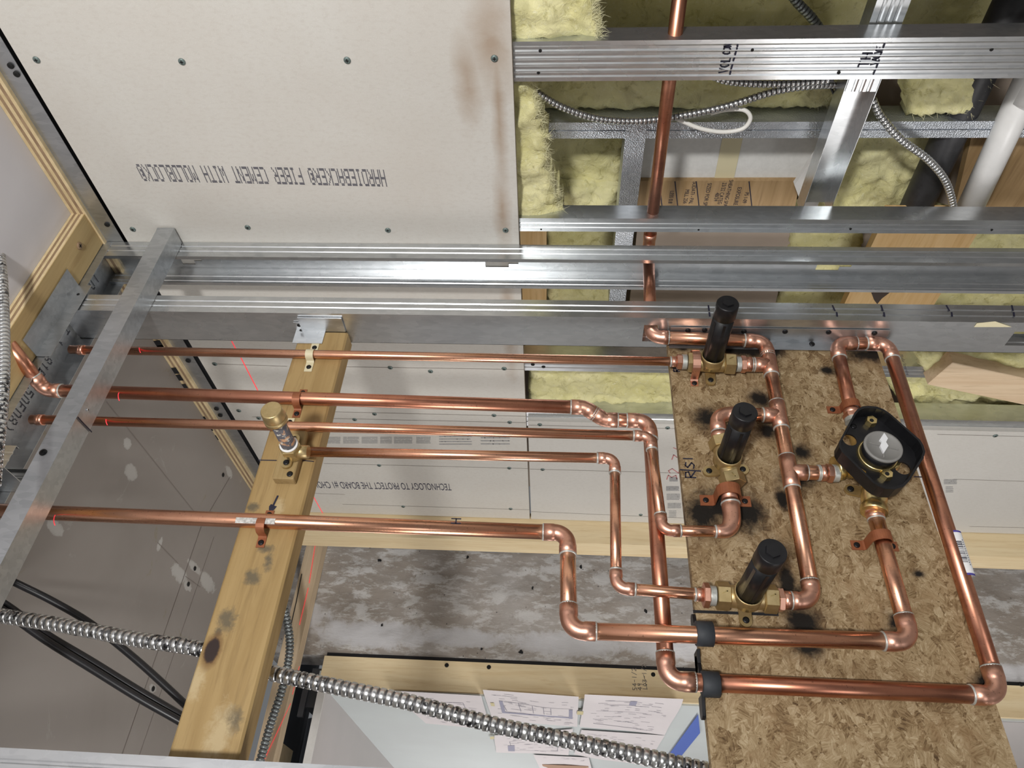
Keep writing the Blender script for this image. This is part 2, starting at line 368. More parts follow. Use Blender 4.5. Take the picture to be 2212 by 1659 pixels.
def osb():
    m = mat('strand_board', (.5, .38, .2), .72, 0, .25); q = N(m); M['osb'] = m
    cols = None
    def strands(sc, stx, stz, off):
        v = q.mapp((sc*.6, sc, sc), (0, off, 0), (off, 0, off))
        nz = q.n('ShaderNodeTexNoise'); nz.inputs['Scale'].default_value = 1.6; nz.inputs['Detail'].default_value = 3; q.l(v, nz.inputs['Vector'])
        sc_ = q.n('ShaderNodeVectorMath', operation='SCALE'); q.l(nz.outputs[1], sc_.inputs[0]); sc_.inputs['Scale'].default_value = .8
        ad = q.n('ShaderNodeVectorMath', operation='ADD'); q.l(v, ad.inputs[0]); q.l(sc_.outputs[0], ad.inputs[1])
        vr = q.n('ShaderNodeTexVoronoi', feature='F1'); vr.inputs['Scale'].default_value = 1; q.l(ad.outputs[0], vr.inputs['Vector'])
        sp = q.n('ShaderNodeSeparateColor'); q.l(vr.outputs['Color'], sp.inputs[0])
        rt = q.n('ShaderNodeVectorRotate', rotation_type='Y_AXIS'); q.l(q.c, rt.inputs['Vector']); q.l(q.math('MULTIPLY', sp.outputs[0], 3.1), rt.inputs['Angle'])
        g = q.noise(1, 4, .62, .5, q.mapp((stx, 1, stz), src=rt.outputs[0]))
        t = q.math('ADD', q.math('MULTIPLY', g, .95), q.math('MULTIPLY', sp.outputs[1], .34))
        return t
    stops = [(.34, (.07, .040, .018)), (.48, (.165, .105, .050)), (.60, (.25, .175, .092)), (.74, (.33, .245, .140)), (.92, (.44, .35, .225))]
    t1 = strands(66, 55, 420, .4); t2 = strands(95, 70, 480, 1.7); t3 = strands(48, 45, 340, 2.9)
    n1 = q.noise(38, 5, .7, .8); n2 = q.noise(50, 5, .7, .8)
    tt = q.mix(q.ramp(n1, [(.47, (0,0,0)), (.53, (1,1,1))]), t1, t2); tt = q.mix(q.ramp(n2, [(.51, (0,0,0)), (.57, (1,1,1))]), tt, t3)
    base = q.ramp(tt, stops); g = tt
    g3 = q.noise(16, 6, .75, 1.0)
    base = q.mix(q.ramp(g3, [(.30, (.6,.6,.6)), (.46, (0,0,0))]), base, (.22, .135, .065))
    nzs = q.noise(42, 6, .72, .3); base = spots(q, base, [(a, c, d*1.9, e*1.9) for a, c, d, e in SCORCH], 'y', YO, (.085, .050, .026), nzs, (.1, .5, 1.0), 1.5, .45)
    base = spots(q, base, [(a, c, d*1.2, e*1.2) for a, c, d, e in SCORCH], 'y', YO, (.010, .008, .006), nzs, (.38, .66, 1.0), 1.5, .5)
    q.color(base); q.bump(g, .35, .0015)
SCORCH = [(1528,905,.022,.024),(1640,862,.020,.018),(1520,1108,.036,.028),(1612,1108,.034,.030),(1566,1092,.026,.040),(1656,930,.016,.016),(1730,975,.014,.014),(1722,1035,.016,.024),
          (1690,1080,.018,.010),(1735,1345,.026,.024),(1742,1398,.014,.020),(1702,1262,.030,.012),(1722,1290,.018,.016),(1890,766,.016,.060),(1925,770,.012,.02),(1605,757,.016,.060),(1660,760,.014,.03),(1785,800,.010,.014),(1935,1345,.014,.012),
          (2122,1470,.012,.012),(1475,752,.008,.012),(1545,755,.009,.03),(1985,1240,.006,.008)]
osb()
# ------------------------------------------------------------------ small shared builders
_scr = {}
def screw(loc, axis, parent, r=.0042, mt='screw', name='screw'):
    key = (axis, round(r, 5), mt)
    ax = {'x': X, 'y': Y, 'z': Z, '-z': -Z}[axis]
    if key not in _scr:
        b = MB(); b.rev((0,0,0), ax, [(-.001, r*.8), (0, r), (r*.22, r*.93), (r*.34, r*.55), (r*.30, 0)], 12)
        u = Y if axis == 'x' else X; v = Z if axis in 'xy' else Y
        n0 = len(b.f)
        for p, q in ((u, v), (v, u)): b.obox(ax*r*.33, (p, q, ax), (r*.5, r*.12, r*.05))
        me = b.mesh('screw_head'); me.materials.append(M[mt]); me.materials.append(M['screw_dark'])
        for i in range(n0, len(me.polygons)): me.polygons[i].material_index = 1
        _scr[key] = me
    o = bpy.data.objects.new(name, _scr[key]); COL.objects.link(o); o.parent = parent
    if parent.type == 'EMPTY': o.matrix_parent_inverse = Matrix.Translation(-Vector(WL[parent.name]))
    o.location = loc; return o
def text_part(name, txt, size, org, right, up, mt, parent, sx=1.0, lift=.0005):
    cu = bpy.data.curves.new('t', 'FONT'); cu.body = txt; cu.size = size; cu.fill_mode = 'FRONT' if hasattr(cu, 'fill_mode') else cu.fill_mode
    ob = bpy.data.objects.new('t', cu); COL.objects.link(ob); bpy.context.view_layer.update()
    me0 = bpy.data.meshes.new_from_object(ob.evaluated_get(bpy.context.evaluated_depsgraph_get()))
    right = Vector(right).normalized(); up = Vector(up).normalized(); nrm = right.cross(up); org = Vector(org)
    b = MB(); b.add([org + right*v.co.x*sx + up*v.co.y + nrm*lift for v in me0.vertices], [tuple(p.vertices) for p in me0.polygons])
    wdt = max([v.co.x for v in me0.vertices] + [0])*sx
    bpy.data.objects.remove(ob); bpy.data.meshes.remove(me0); bpy.data.curves.remove(cu)
    o = part(name, b, mt, parent); return o, wdt
STROKE = {'V': [[(0,1),(.5,0),(1,1)]], 'O': [[(.5,1),(.1,.8),(0,.4),(.4,0),(.8,.15),(1,.6),(.8,.95),(.5,1)]], 'L': [[(0,1),(0,0),(.8,0)]],
 'C': [[(.9,.85),(.5,1),(.1,.7),(.05,.3),(.4,0),(.9,.1)]], 'N': [[(0,0),(0,1),(.9,0),(.9,1)]], 'T': [[(0,1),(1,1)],[(.5,1),(.5,0)]], 'H': [[(0,1),(0,0)],[(1,1),(1,0)],[(0,.5),(1,.5)]],
 'A': [[(0,0),(.5,1),(1,0)],[(.2,.4),(.8,.4)]], 'E': [[(.9,1),(0,1),(0,0),(.9,0)],[(0,.5),(.7,.5)]], 'R': [[(0,0),(0,1),(.7,.95),(.8,.65),(0,.5),(.9,0)]],
 'S': [[(.9,.9),(.4,1),(.1,.75),(.5,.5),(.9,.25),(.5,0),(0,.1)]], '1': [[(.4,1),(.4,0)]], '|': [[(.3,1.1),(.3,-.1)]], ' ': [], '2': [[(0,.8),(.4,1),(.8,.7),(0,0),(.9,0)]], '3': [[(0,.95),(.8,.9),(.4,.55),(.8,.2),(.1,0)]],
 '4': [[(.7,0),(.7,1),(0,.4),(1,.4)]], '5': [[(.8,1),(.1,1),(.1,.6),(.7,.5),(.7,.1),(0,0)]], '8': [[(.5,.5),(.1,.8),(.5,1),(.9,.8),(.5,.5),(.1,.2),(.5,0),(.9,.2),(.5,.5)]], '/': [[(0,-.1),(.8,1.1)]], '.': [[(.3,0),(.4,0)]], '9': [[(.8,.6),(.3,.5),(.2,.9),(.8,.95),(.7,0)]], '0': [[(.5,1),(.1,.5),(.5,0),(.9,.5),(.5,1)]], '-': [[(.1,.5),(.8,.5)]]}
def hand(mb, txt, org, right, up, w_, h_, pen, adv=1.35):
    org = Vector(org); right = Vector(right).normalized(); up = Vector(up).normalized(); nr = right.cross(up)
    for i, ch in enumerate(txt):
        for st in STROKE.get(ch, []):
            mb.ribbon([org + right*(i*adv*w_ + a*w_) + up*b_*h_ for a, b_ in st], pen, nr)
def ridges(F, n, dep=.0013, inv=False):      # points across a rolled flange with n shallow beads
    pts = []; 
    for i in range(n):
        c = F*(i+1)/(n+1); hw = F*.035
        pts += [(c-hw*2.2, 0), (c-hw, -dep), (c+hw, -dep), (c+hw*2.2, 0)]
    return pts
def rect(o, u, v, a0, a1, b0, b1): return [o+u*a0+v*b0, o+u*a1+v*b0, o+u*a1+v*b1, o+u*a0+v*b1]
# ------------------------------------------------------------------ setting
ZC = 2.442
_d()
def _d2():
    q = N(M['drywall_grey']); src = q.b.inputs['Base Color'].links[0].from_socket
    q.color(spots(q, src, [(388,1240,.020,.05),(420,1225,.012,.045),(448,1258,.022,.06),(330,1487,.010,.022),(345,1176,.020,.010),(495,1020,.014,.03),(283,1020,.02,.03),(275,958,.014,.018),(405,1265,.012,.03),(120,1140,.014,.03)], 'z', ZC, (.46, .45, .43), q.noise(60, 5, .65, .3), (.55, .8, .95), 1.2, .8))
_d2()
def _cc():
    q = N(M['concrete']); src = q.b.inputs['Base Color'].links[0].from_socket
    base = spots(q, src, [(800,1370,.05,.22),(1000,1378,.035,.16),(1230,1392,.045,.2),(650,1330,.05,.10),(1450,1400,.04,.2),(2150,1455,.035,.3)], 'y', -1.45, (.60, .60, .62), q.noise(16, 6, .7, .5), (.5, .8, 1.0), 1.4, .7)
    base = spots(q, base, [(1020,1190,.012,.03),(930,1250,.02,.06),(1080,1290,.03,.03),(1190,1230,.02,.05),(780,1320,.03,.02),(1300,1250,.03,.04),(870,1190,.02,.04),(1140,1330,.02,.05)], 'y', -1.45, (.58, .57, .56), q.noise(50, 6, .75, .8), (.5, .8, 1.0), 2.4, .6)
    q.color(base)
_cc()
def _cb():
    q = N(M['cement']); src = q.b.inputs['Base Color'].links[0].from_socket; nz = q.noise(14, 5, .65, .4)
    q.color(spots(q, src, [(1078,250,.30,.016),(1060,90,.12,.045),(1085,450,.12,.02),(1010,180,.10,.03),(1100,700,.25,.02)], 'x', 0, (.40, .32, .25), nz, (.0, .5, 1.1), 1.2, .45))
_cb()
b = MB(); b.box((-.4, -6, -.80), (4.2, 3.2, -.77)); solo('floor', b, M['concrete'], kind='structure')
b = MB(); b.box((-.02, -.079, ZC), (4.2, 3.2, ZC+.02)); solo('ceiling', b, M['drywall_front'], kind='structure')
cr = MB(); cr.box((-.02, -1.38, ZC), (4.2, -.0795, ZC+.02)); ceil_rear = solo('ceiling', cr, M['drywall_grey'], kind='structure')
# pencil and board joint lines, screw patches on the rear ceiling
b = MB()
def cl(p, q, wd=.0016): b.ribbon([P(*p, 'z', ZC), P(*q, 'z', ZC)], wd, -Z, .0008)
cl((230, 868), (425, 1113)); cl((340, 1172), (385, 1218)); cl((400, 1245), (432, 1268)); cl((437, 1130), (262, 1634), .0022); cl((462, 1160), (300, 1634), .0012); cl((497, 1030), (438, 1130), .0016)
hand(b, '2/8', P(322, 1022, 'z', ZC), Vector((.9, -.35, 0)), Vector((.35, .9, 0)), .022, .03, .0012)
part('pencil_lines', b, M['pencil'], ceil_rear)
def blotch(mb, c, rx, rz, U, V, n=18, seed=0, lift=0):
    rnd = random.Random(seed); ph = [rnd.uniform(.6, 1.25) for _ in range(n)]
    pts = [Vector(c) + Vector(U)*rx*ph[i]*math.cos(2*math.pi*i/n) + Vector(V)*rz*ph[i]*math.sin(2*math.pi*i/n) for i in range(n)]
    mb.add([Vector(c)] + pts, [(0, 1+i, 1+(i+1) % n) for i in range(n)])
for px, py in ((421, 1228), (407, 1262), (331, 1488), (482, 1026)): screw(P(px, py, 'z', ZC-.0012), '-z', ceil_rear, .006, 'screw_dark', 'screw')
# far side of the board wall cavity
b = MB(); b.box((-.34, -1.5, -.77), (-.32, 1.3, 2.42)); solo('wall_back', b, M['board_brown'], kind='structure')
b = MB(); b.box((-.0127, .478, -.77), (0, 1.6, 1.57)); solo('wall_right', b, M['cement'], kind='structure')  # unseen board added beyond the frame to shade the open cavity
# enclosing walls of the room behind the camera side (left of the pipe wall) and the far room
b = MB(); b.box((3.6, -6, -.77), (3.62, 3.2, 2.6)); solo('wall_left', b, M['drywall_white'], kind='structure')
b = MB(); b.box((-.4, -6.02, -.77), (4.2, -6, 2.6)); solo('wall_far', b, M['drywall_white'], kind='structure')
# ------------------------------------------------------------------ concrete pier, plan wall and soffit of the room beyond
YPIER = -1.45
pb0 = P(1000, 1163, 'y', YPIER); pb1 = P(1000, 1424, 'y', YPIER); pb2 = P(1000, 1497, 'y', YPIER)
def rough_slab(x0, x1, z0, z1, y, th, amp, nx, nz):
    b = MB(); vs = []; 
    for j in range(nz+1):
        for i in range(nx+1):
            x = x0+(x1-x0)*i/nx; z = z0+(z1-z0)*j/nz
            d = noise.fractal(Vector((x*9, 3.1, z*9)), 1, 2, 5)*amp
            vs.append((x, y+d, z))
    b.add(vs, [(j*(nx+1)+i+1, j*(nx+1)+i, (j+1)*(nx+1)+i, (j+1)*(nx+1)+i+1) for j in range(nz) for i in range(nx)], True)
    b.box((x0, y-th, z0), (x1, y-amp*1.2, z1)); return b
pier = solo('concrete_pier', rough_slab(-.02, pb1.x+.005, -.77, 2.44, YPIER, .12, .006, 60, 330), M['concrete'], 'rough grey chipped concrete pier behind the copper pipes', 'concrete pier')
b = MB(); b.box((pb1.x-.002, YPIER-.05, -.77), (pb1.x+.008, YPIER+.004, 2.235)); part('dark_joint', b, M['dark_gap'], pier)
b = MB()
for px, py in ((825, 1350), (1150, 1270), (1010, 1203), (1335, 1228), (930, 1178), (800, 1182), (820, 1210), (1040, 1402), (1125, 1408), (1395, 1320), (1430, 1240), (1255, 1225)):
    blotch(b, P(px, py, 'y', YPIER+.008), .010*random.uniform(.4, 1), .008*random.uniform(.4, 1), X, Z, 9, px)
part('chip_holes', b, M['dark_gap'], pier)
ptop = P(700, 1430, 'y', YPIER+.0).z
jb = thing('door_jamb_board', 'pale pine jamb board with pencilled sums beside the concrete pier', 'board', (pb1.x+.04, YPIER, 0))
b = MB(); b.box((pb1.x+.010, YPIER-.04, -.77), (pb2.x, YPIER+.008, ptop)); part('board', b, M['pine_z'], jb)
for px, py in ((965, 1437), (1056, 1441), (1411, 1457), (2205, 1478)): screw(P(px, py, 'y', YPIER+.0085), 'y', jb, .007, 'screw_dark', 'screw')
b = MB(); o = P(1372, 1494, 'y', YPIER+.008)
for i, t in enumerate(('54-1/2', '49', '103-1/2')): hand(b, t, P(1376+i*11, 1491, 'y', YPIER+.008), -X, Z, .009, .013, .0018, 1.3)
b.ribbon([P(1398, 1489, 'y', YPIER+.008), P(1390, 1457, 'y', YPIER+.008)], .0016, Y)
part('pencil_note', b, M['pencil'], jb)
b = MB(); b.box((-.02, -1.235, -.77), (P(1000, 1165, 'y', -1.15).x, -1.15, 2.42))
solo('corner_stud', b, M['pine_z'], 'pale pine stud at the far end of the cement board', 'stud')
XPW = pb2.x+.006
pw = MB(); pw.box((pb2.x-.05, -5.9, -.77), (XPW, YPIER-.005, 2.25)); solo('wall_right', pw, M['drywall_blue'], kind='structure')
zs = P(702, 1505, 'y', YPIER).z
b = MB(); b.box((pb2.x-.04, -5.9, zs+.004), (3.6, YPIER-.002, zs+.014)); soff = solo('ceiling', b, M['drywall_pink'], kind='structure')
b = MB(); b.box((pb2.x-.04, YPIER-.0015, zs+.002), (3.6, YPIER+.004, zs+.026)); solo('trim_1', b, M['drywall_white'], kind='structure')
# lower part of the far room wall seen right of the strand board
b = MB(); b.box((XPW, -5.9, -.77), (XPW+.004, YPIER-.01, P(2060, 1562, 'x', XPW).z)); solo('wall_right_dado', b, M['drywall_pink'], kind='structure')
# header lumber over the opening
hz0 = P(684, 1240, 'y', -1.40); 
hb = MB()
q0 = P(700, 1165, 'y', -1.40); q1 = P(597, 1656, 'y', -1.40); l0 = P(663, 1165, 'y', -1.40)
hb.box((-.02, -1.448, hz0.z), (2.2, -1.40, hz0.z+.060)); hd = solo('header_beam', hb, M['pine_pale'], 'weathered pine header beam under the ceiling with a red laser line', 'beam')
b = MB(); b.ribbon([P(652, 1240, 'y', -1.399), P(640, 1300, 'y', -1.399), P(622, 1380, 'y', -1.399)], .003, Y); part('dark_crack', b, M['dark_gap'], hd)
b = MB(); b.box((.62, -1.62, hz0.z+.02), (.68, -1.5, hz0.z+.065)); solo('cross_block', b, M['pine_z'], 'short pale wood block crossing behind the header beam', 'block')
# dark services space above the opening
b = MB(); b.tube([(.45, -2.0, 2.345), (2.6, -2.0, 2.345)], .085, 24); b.tube([(.3, -1.75, 2.40), (2.6, -1.72, 2.40)], .05, 16)
solo('air_duct', b, M['duct'], 'dark round air duct in the shadow above the soffit', 'duct')
b = MB(); b.box((.40, -1.60, zs+.03), (.52, -1.47, zs+.065)); b.box((.42, -1.475, zs+.062), (.55, -1.46, zs+.08)); solo('steel_angle_clip', b, M['duct'], 'dark steel clip above the jamb board end', 'clip')
# ------------------------------------------------------------------ papers on the far wall
def px2(px, py): return P(px, py, 'x', XPW+.002)
def sheet_paper(name, label, quad, seed, lines, fill=(), pic=False, tape=()):
    c = [px2(*q) for q in quad]; n = 14; m_ = 10; b = MB(); vs = []; rnd = random.Random(seed); ph = rnd.uniform(0, 6)
    def at(u, v, lift=0):
        p = c[0]*(1-u)*(1-v) + c[1]*u*(1-v) + c[2]*u*v + c[3]*(1-u)*v
        return p + X*(.004 + .007*(math.sin(u*3.1+ph)*math.sin(v*2.7+ph*.7))**2*(1 if v > .1 else v*10) + lift)
    for j in range(m_+1):
        for i in range(n+1): vs.append(at(i/n, j/m_))
    b.add(vs, [(j*(n+1)+i, j*(n+1)+i+1, (j+1)*(n+1)+i+1, (j+1)*(n+1)+i) for j in range(m_) for i in range(n)], True)
    t = solo(name, b, M['picture_brown'] if False else M['paper'], label, 'paper')
    b = MB()
    for (u0, v0, u1, v1, wd) in lines:
        k = max(2, int(8*max(abs(u1-u0), abs(v1-v0))+1))
        wd = wd*1.7
        b.ribbon([at(u0+(u1-u0)*i/k, v0+(v1-v0)*i/k, .0008) for i in range(k+1)], wd, X, 0)
    part('drawing_lines', b, M['plan_ink'], t)
    if fill:
        b = MB()
        for (u0, v0, u1, v1) in fill: b.add([at(u0, v0, .001), at(u1, v0, .001), at(u1, v1, .001), at(u0, v1, .001)], [(0, 1, 2, 3)])
        part('picture' if pic else 'shaded_area', b, M['picture_brown'] if pic else M['plan_fill'], t)
    for (u, v, a, h) in tape:
        b = MB(); p = at(u, v, .002); e = (c[1]-c[0]).normalized(); g = (c[3]-c[0]).normalized()
        b.add([p-e*a-g*h, p+e*a-g*h, p+e*a+g*h, p-e*a+g*h], [(0, 1, 2, 3)]); part('masking_tape', b, M['masking'], t)
    return t
def rows(rnd, k, u0, u1, v0, v1, wd=.0012):
    out = []
    for _ in range(k):
        u = rnd.uniform(u0, u1); v = rnd.uniform(v0, v1); out.append((u, v, min(u+rnd.uniform(.03, .10), u1), v, wd))
    return out
rnd = random.Random(3)
L1 = [(.2,.22,.75,.22,.0015),(.2,.22,.2,.4,.001),(.75,.22,.75,.4,.001),(.25,.42,.8,.42,.0015)] + [(.3+.02*i,.45,.3+.02*i,.72,.001) for i in range(22)] + rows(rnd, 40, .1, .9, .1, .9)
sheet_paper('floor_plan', 'torn curling floor plan leftmost of the taped drawings', [(846, 1489), (1040, 1500), (1062, 1574), (920, 1560)], 1, L1)
L2 = [(.16,.30,.94,.36,.0012),(.16,.30,.2,.62,.0012),(.35,.32,.36,.6,.001),(.5,.35,.5,.62,.001),(.62,.35,.62,.62,.001),(.7,.36,.7,.62,.001)] + rows(rnd, 60, .08, .95, .08, .95)
sheet_paper('floor_plan', 'floor plan sheet with a thick grey wall outline, taped at upper middle', [(1043, 1487), (1250, 1502), (1247, 1567), (1064, 1552)], 2, L2, [(.14,.30,.18,.70),(.14,.66,.94,.71),(.90,.38,.94,.72)], tape=((.06,.42,.006,.02),))
L3 = [(.22,.1,.6,.14,.0012),(.22,.2,.6,.24,.0012),(.15,.4,.7,.42,.001),(.15,.85,.7,.9,.0018)] + rows(rnd, 60, .08, .9, .08, .95)
sheet_paper('floor_plan', 'large elevation drawing taped beside the blue tape strip', [(1263, 1497), (1476, 1507), (1436, 1584), (1252, 1566)], 3, L3, [(.48,.11,.55,.22)], tape=((-.02,.5,.010,.022),))
L4 = rows(rnd, 40, .08, .92, .1, .9) + [(.2,.3,.85,.3,.001),(.2,.3,.22,.85,.001),(.85,.3,.84,.85,.001),(.2,.85,.85,.85,.001)]
sheet_paper('floor_plan', 'small detail drawing half hidden under the conduit in the middle', [(1068, 1586), (1238, 1572), (1228, 1628), (1072, 1622)], 4, L4, [(.17,.55,.26,.9)], tape=((-.03,.05,.009,.022),))
L5 = rows(rnd, 50, .08, .92, .1, .9) + [(.2,.35,.8,.35,.001),(.2,.75,.8,.8,.0015)]
sheet_paper('floor_plan', 'lower right drawing sheet hanging below the large elevation', [(1256, 1574), (1436, 1586), (1396, 1652), (1240, 1626)], 5, L5)
sheet_paper('interior_photo', 'printed brown interior picture at the bottom edge, held by blue tape', [(1152, 1628), (1272, 1634), (1290, 1700), (1190, 1700)], 6, rows(rnd, 10, .1, .9, .04, .1), [(.08,.22,.95,1)], True)
b = MB(); a = [px2(1508, 1540), px2(1512, 1580), px2(1446, 1662), px2(1424, 1656)]; b.extrude([q+X*.004 for q in a], X*.001)
solo('blue_tape_strip', b, M['blue_tape'], 'slanting strip of blue painter tape on the far wall', 'tape')
# ------------------------------------------------------------------ cement boards on the right wall
ZB = 1.578; ZT = 2.3675
def cboard(label, y0, y1, z0, z1, mt, name='cement_board'):
    t = thing(name, label, 'board', (-.006, (y0+y1)/2, z0))
    b = MB(); b.box((-.0127, y0, z0), (0, y1, z1)); part('panel', b, mt, t)
    b = MB(); b.box((-.0126, y0+.001, z0-.0006), (-.0006, y1-.001, z0)); part('cut_edge', b, M['cement_edge'], t)
    return t
def w0(px, py): return P(px, py, 'x', 0)
cbF = cboard('large beige cement board with printed lettering above the open studs', -.03, 1.1, ZB, ZT, M['cement'])
cbR = cboard('beige cement board seen behind the pipe wall framing', -1.148, -.031, ZB, ZT-.004, M['cement'])
cbL = cboard('lower pale cement board behind the strand board', -1.148, -.600, -.6, ZB-.005, M['cement_low'])
for px, py in ((79,129),(393,133),(750,130),(1068,126),(535,491),(838,497),(1092,497),(287,495)): screw(w0(px, py)+X*.0003, 'x', cbF, .0058, 'screw_green')
for px, py in ((464,786),(843,794),(1089,796),(809,894),(1067,897),(766,906),(1101,912),(819,1005),(1100,1011),(871,1094),(1103,1099),(516,887),(559,903),(930,802)): screw(w0(px, py)+X*.0003, 'x', cbR, .0062, 'screw_green')
for px, py in ((1166,917),(1442,924),(1172,1014),(1384,1112),(2150,941)): screw(w0(px, py)+X*.0003, 'x', cbL, .0062, 'screw_green')
b = MB()
def pl(p, q, wd=.0013): b.ribbon([w0(*p), w0(*q)], wd, X)
pl((470,786),(620,791)); pl((740,792),(1133,798)); pl((660,888),(1135,899)); pl((545,900),(1137,913)); pl((700,1001),(1140,1012)); pl((740,1089),(1145,1101)); pl((640,1064),(745,1068))
part('pencil_lines', b, M['pencil'], cbR)
b = MB(); pl((1142,918),(1465,926)); pl((1145,1013),(1475,1022)); pl((1148,1105),(1480,1119)); pl((2060,1035),(2260,1041)); pl((2095,1137),(2260,1141)); pl((2025,938),(2260,944)); part('pencil_lines', b, M['pencil'], cbL)
b = MB(); hand(b, '32 3/4', w0(1462, 1036), Y, Z, .030, .030, .003, 1.2); part('red_note', b, M['pencil_red'], cbL)
# dot printed lettering
DOT = {'H':('10001','10001','10001','11111','10001','10001','10001'),'A':('01110','10001','10001','11111','10001','10001','10001'),'R':('11110','10001','10001','11110','10100','10010','10001'),
'D':('11110','10001','10001','10001','10001','10001','11110'),'I':('01110','00100','00100','00100','00100','00100','01110'),'E':('11111','10000','10000','11110','10000','10000','11111'),
'B':('11110','10001','10001','11110','10001','10001','11110'),'C':('01111','10000','10000','10000','10000','10000','01111'),'K':('10001','10010','10100','11000','10100','10010','10001'),
'F':('11111','10000','10000','11110','10000','10000','10000'),'M':('10001','11011','10101','10101','10001','10001','10001'),'N':('10001','11001','11001','10101','10011','10011','10001'),
'T':('11111','00100','00100','00100','00100','00100','00100'),'W':('10001','10001','10001','10101','10101','11011','10001'),'O':('01110','10001','10001','10001','10001','10001','01110'),
'L':('10000','10000','10000','10000','10000','10000','11111'),'@':('01110','10001','11101','11001','11101','10001','01110'),' ':('00000',)*7, '(':('00010','00100','01000','01000','01000','00100','00010'),')':('01000','00100','00010','00010','00010','00100','01000'),
'5':('11111','10000','11110','00001','00001','10001','01110'),'0':('01110','10001','10001','10001','10001','10001','01110'),'S':('01111','10000','10000','01110','00001','00001','11110'),'8':('01110','10001','10001','01110','10001','10001','01110'),
'1':('00100','01100','00100','00100','00100','00100','01110'),'6':('01110','10000','10000','11110','10001','10001','01110'),'4':('00010','00110','01010','10010','11111','00010','00010'),'-':('00000','00000','00000','11111','00000','00000','00000'),'.':('00000',)*6+('00100',)}
def dots(mb, txt, org, right, up, cw, ch, dash, thick, adv, sub=2, nrm=None):
    org = Vector(org); nr = nrm or Vector(right).cross(Vector(up)); right = Vector(right); up = Vector(up)
    for i, c in enumerate(txt):
        g = DOT[c]
        for r_ in range(7):
            for k in range(5):
                if g[r_][k] == '1':
                    for s_ in range(sub):
                        p = org + right*(i*adv + cw*(k+.5)/5) + up*(ch*(1-(r_+(s_+.5)/sub)/7)) + nr*.0006
                        e = right*dash/2; h = up*thick/2
                        mb.add([p-e-h, p+e-h, p+e+h, p-e+h], [(0, 1, 2, 3)])
txt = 'HARDIEBACKER@ FIBER CEMENT WITH MOLDBLOCK@'
s0 = w0(829, 366); s1 = w0(289, 354); L_ = s1.z - s0.z; adv = L_/len(txt); ch = s0.y - w0(829, 403).y
b = MB(); rd = Vector((0, s1.y-s0.y, s1.z-s0.z)).normalized(); ud = -Y
dots(b, txt, s0, rd, ud, adv*.86, ch, adv*.155, ch*.050, adv); part('printed_lettering', b, M['ink_print'], cbF)
s0 = w0(973, 1045); s1_ = w0(676, 1040); sz_ = (s0.y-w0(973, 1059).y)/.69
def _tw(k): return text_part('printed_lettering', 'TECHNOLOGY TO PROTECT THE BOARD #1 CHOICE', sz_, s0, Vector((0, s1_.y-s0.y, s1_.z-s0.z)), -Y, M['ink_print'], cbR, k)
o_, wd_ = _tw(1.0); k_ = (s1_-s0).length*1.04/wd_; bpy.data.objects.remove(o_); _tw(k_)
b = MB(); rnd = random.Random(9)
def block(mb, x0, x1, y0, y1, n, fn, wd):
    for i in range(n):
        t = (i+.5)/n; py = y0+(y1-y0)*t; a = x0
        while a < x1:
            e = min(x1, a+rnd.uniform(4, 14)); mb.ribbon([fn(a, py), fn(e, py)], wd, X); a = e+rnd.uniform(1, 3)
for (x0, x1) in ((682, 735), (742, 775), (782, 815), (822, 846), (852, 890), (900, 930)): block(b, x0, x1, 943, 958, 6, w0, .0026)
block(b, 950, 1018, 940, 962, 4, w0, .0045); block(b, 1040, 1100, 942, 962, 3, w0, .005)
part('small_print', b, M['ink_grey'], cbR)
b = MB()
for (x0, x1, y0, y1) in ((1447, 1463, 1030, 1040), (1440, 1466, 1050, 1060), (1441, 1468, 1066, 1080), (1443, 1470, 1086, 1098), (1446, 1460, 1102, 1118)): block(b, x0, x1, y0, y1, 5, w0, .004)
for (x0, x1, y0, y1) in ((2040, 2066, 1035, 1046), (2044, 2058, 1050, 1064)): block(b, x0, x1, y0, y1, 4, w0, .004)
part('small_print', b, M['ink_grey'], cbL)
# projected laser light put in as glowing strips on rear board, beam and pipes
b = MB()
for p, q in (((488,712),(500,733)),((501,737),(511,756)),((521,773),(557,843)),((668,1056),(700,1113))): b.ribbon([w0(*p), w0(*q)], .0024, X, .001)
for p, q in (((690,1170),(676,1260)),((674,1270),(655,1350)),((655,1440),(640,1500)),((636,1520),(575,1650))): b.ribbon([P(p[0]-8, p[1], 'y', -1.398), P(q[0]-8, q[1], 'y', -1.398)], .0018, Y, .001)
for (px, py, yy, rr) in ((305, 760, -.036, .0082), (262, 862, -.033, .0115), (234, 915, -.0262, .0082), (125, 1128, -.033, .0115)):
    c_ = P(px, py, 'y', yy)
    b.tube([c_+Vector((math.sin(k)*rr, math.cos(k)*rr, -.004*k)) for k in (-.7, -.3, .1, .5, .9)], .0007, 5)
solo('laser_glow_strips', b, M['laser'], 'thin glowing red strips standing for laser light on the rear board, header and pipes', 'laser line')
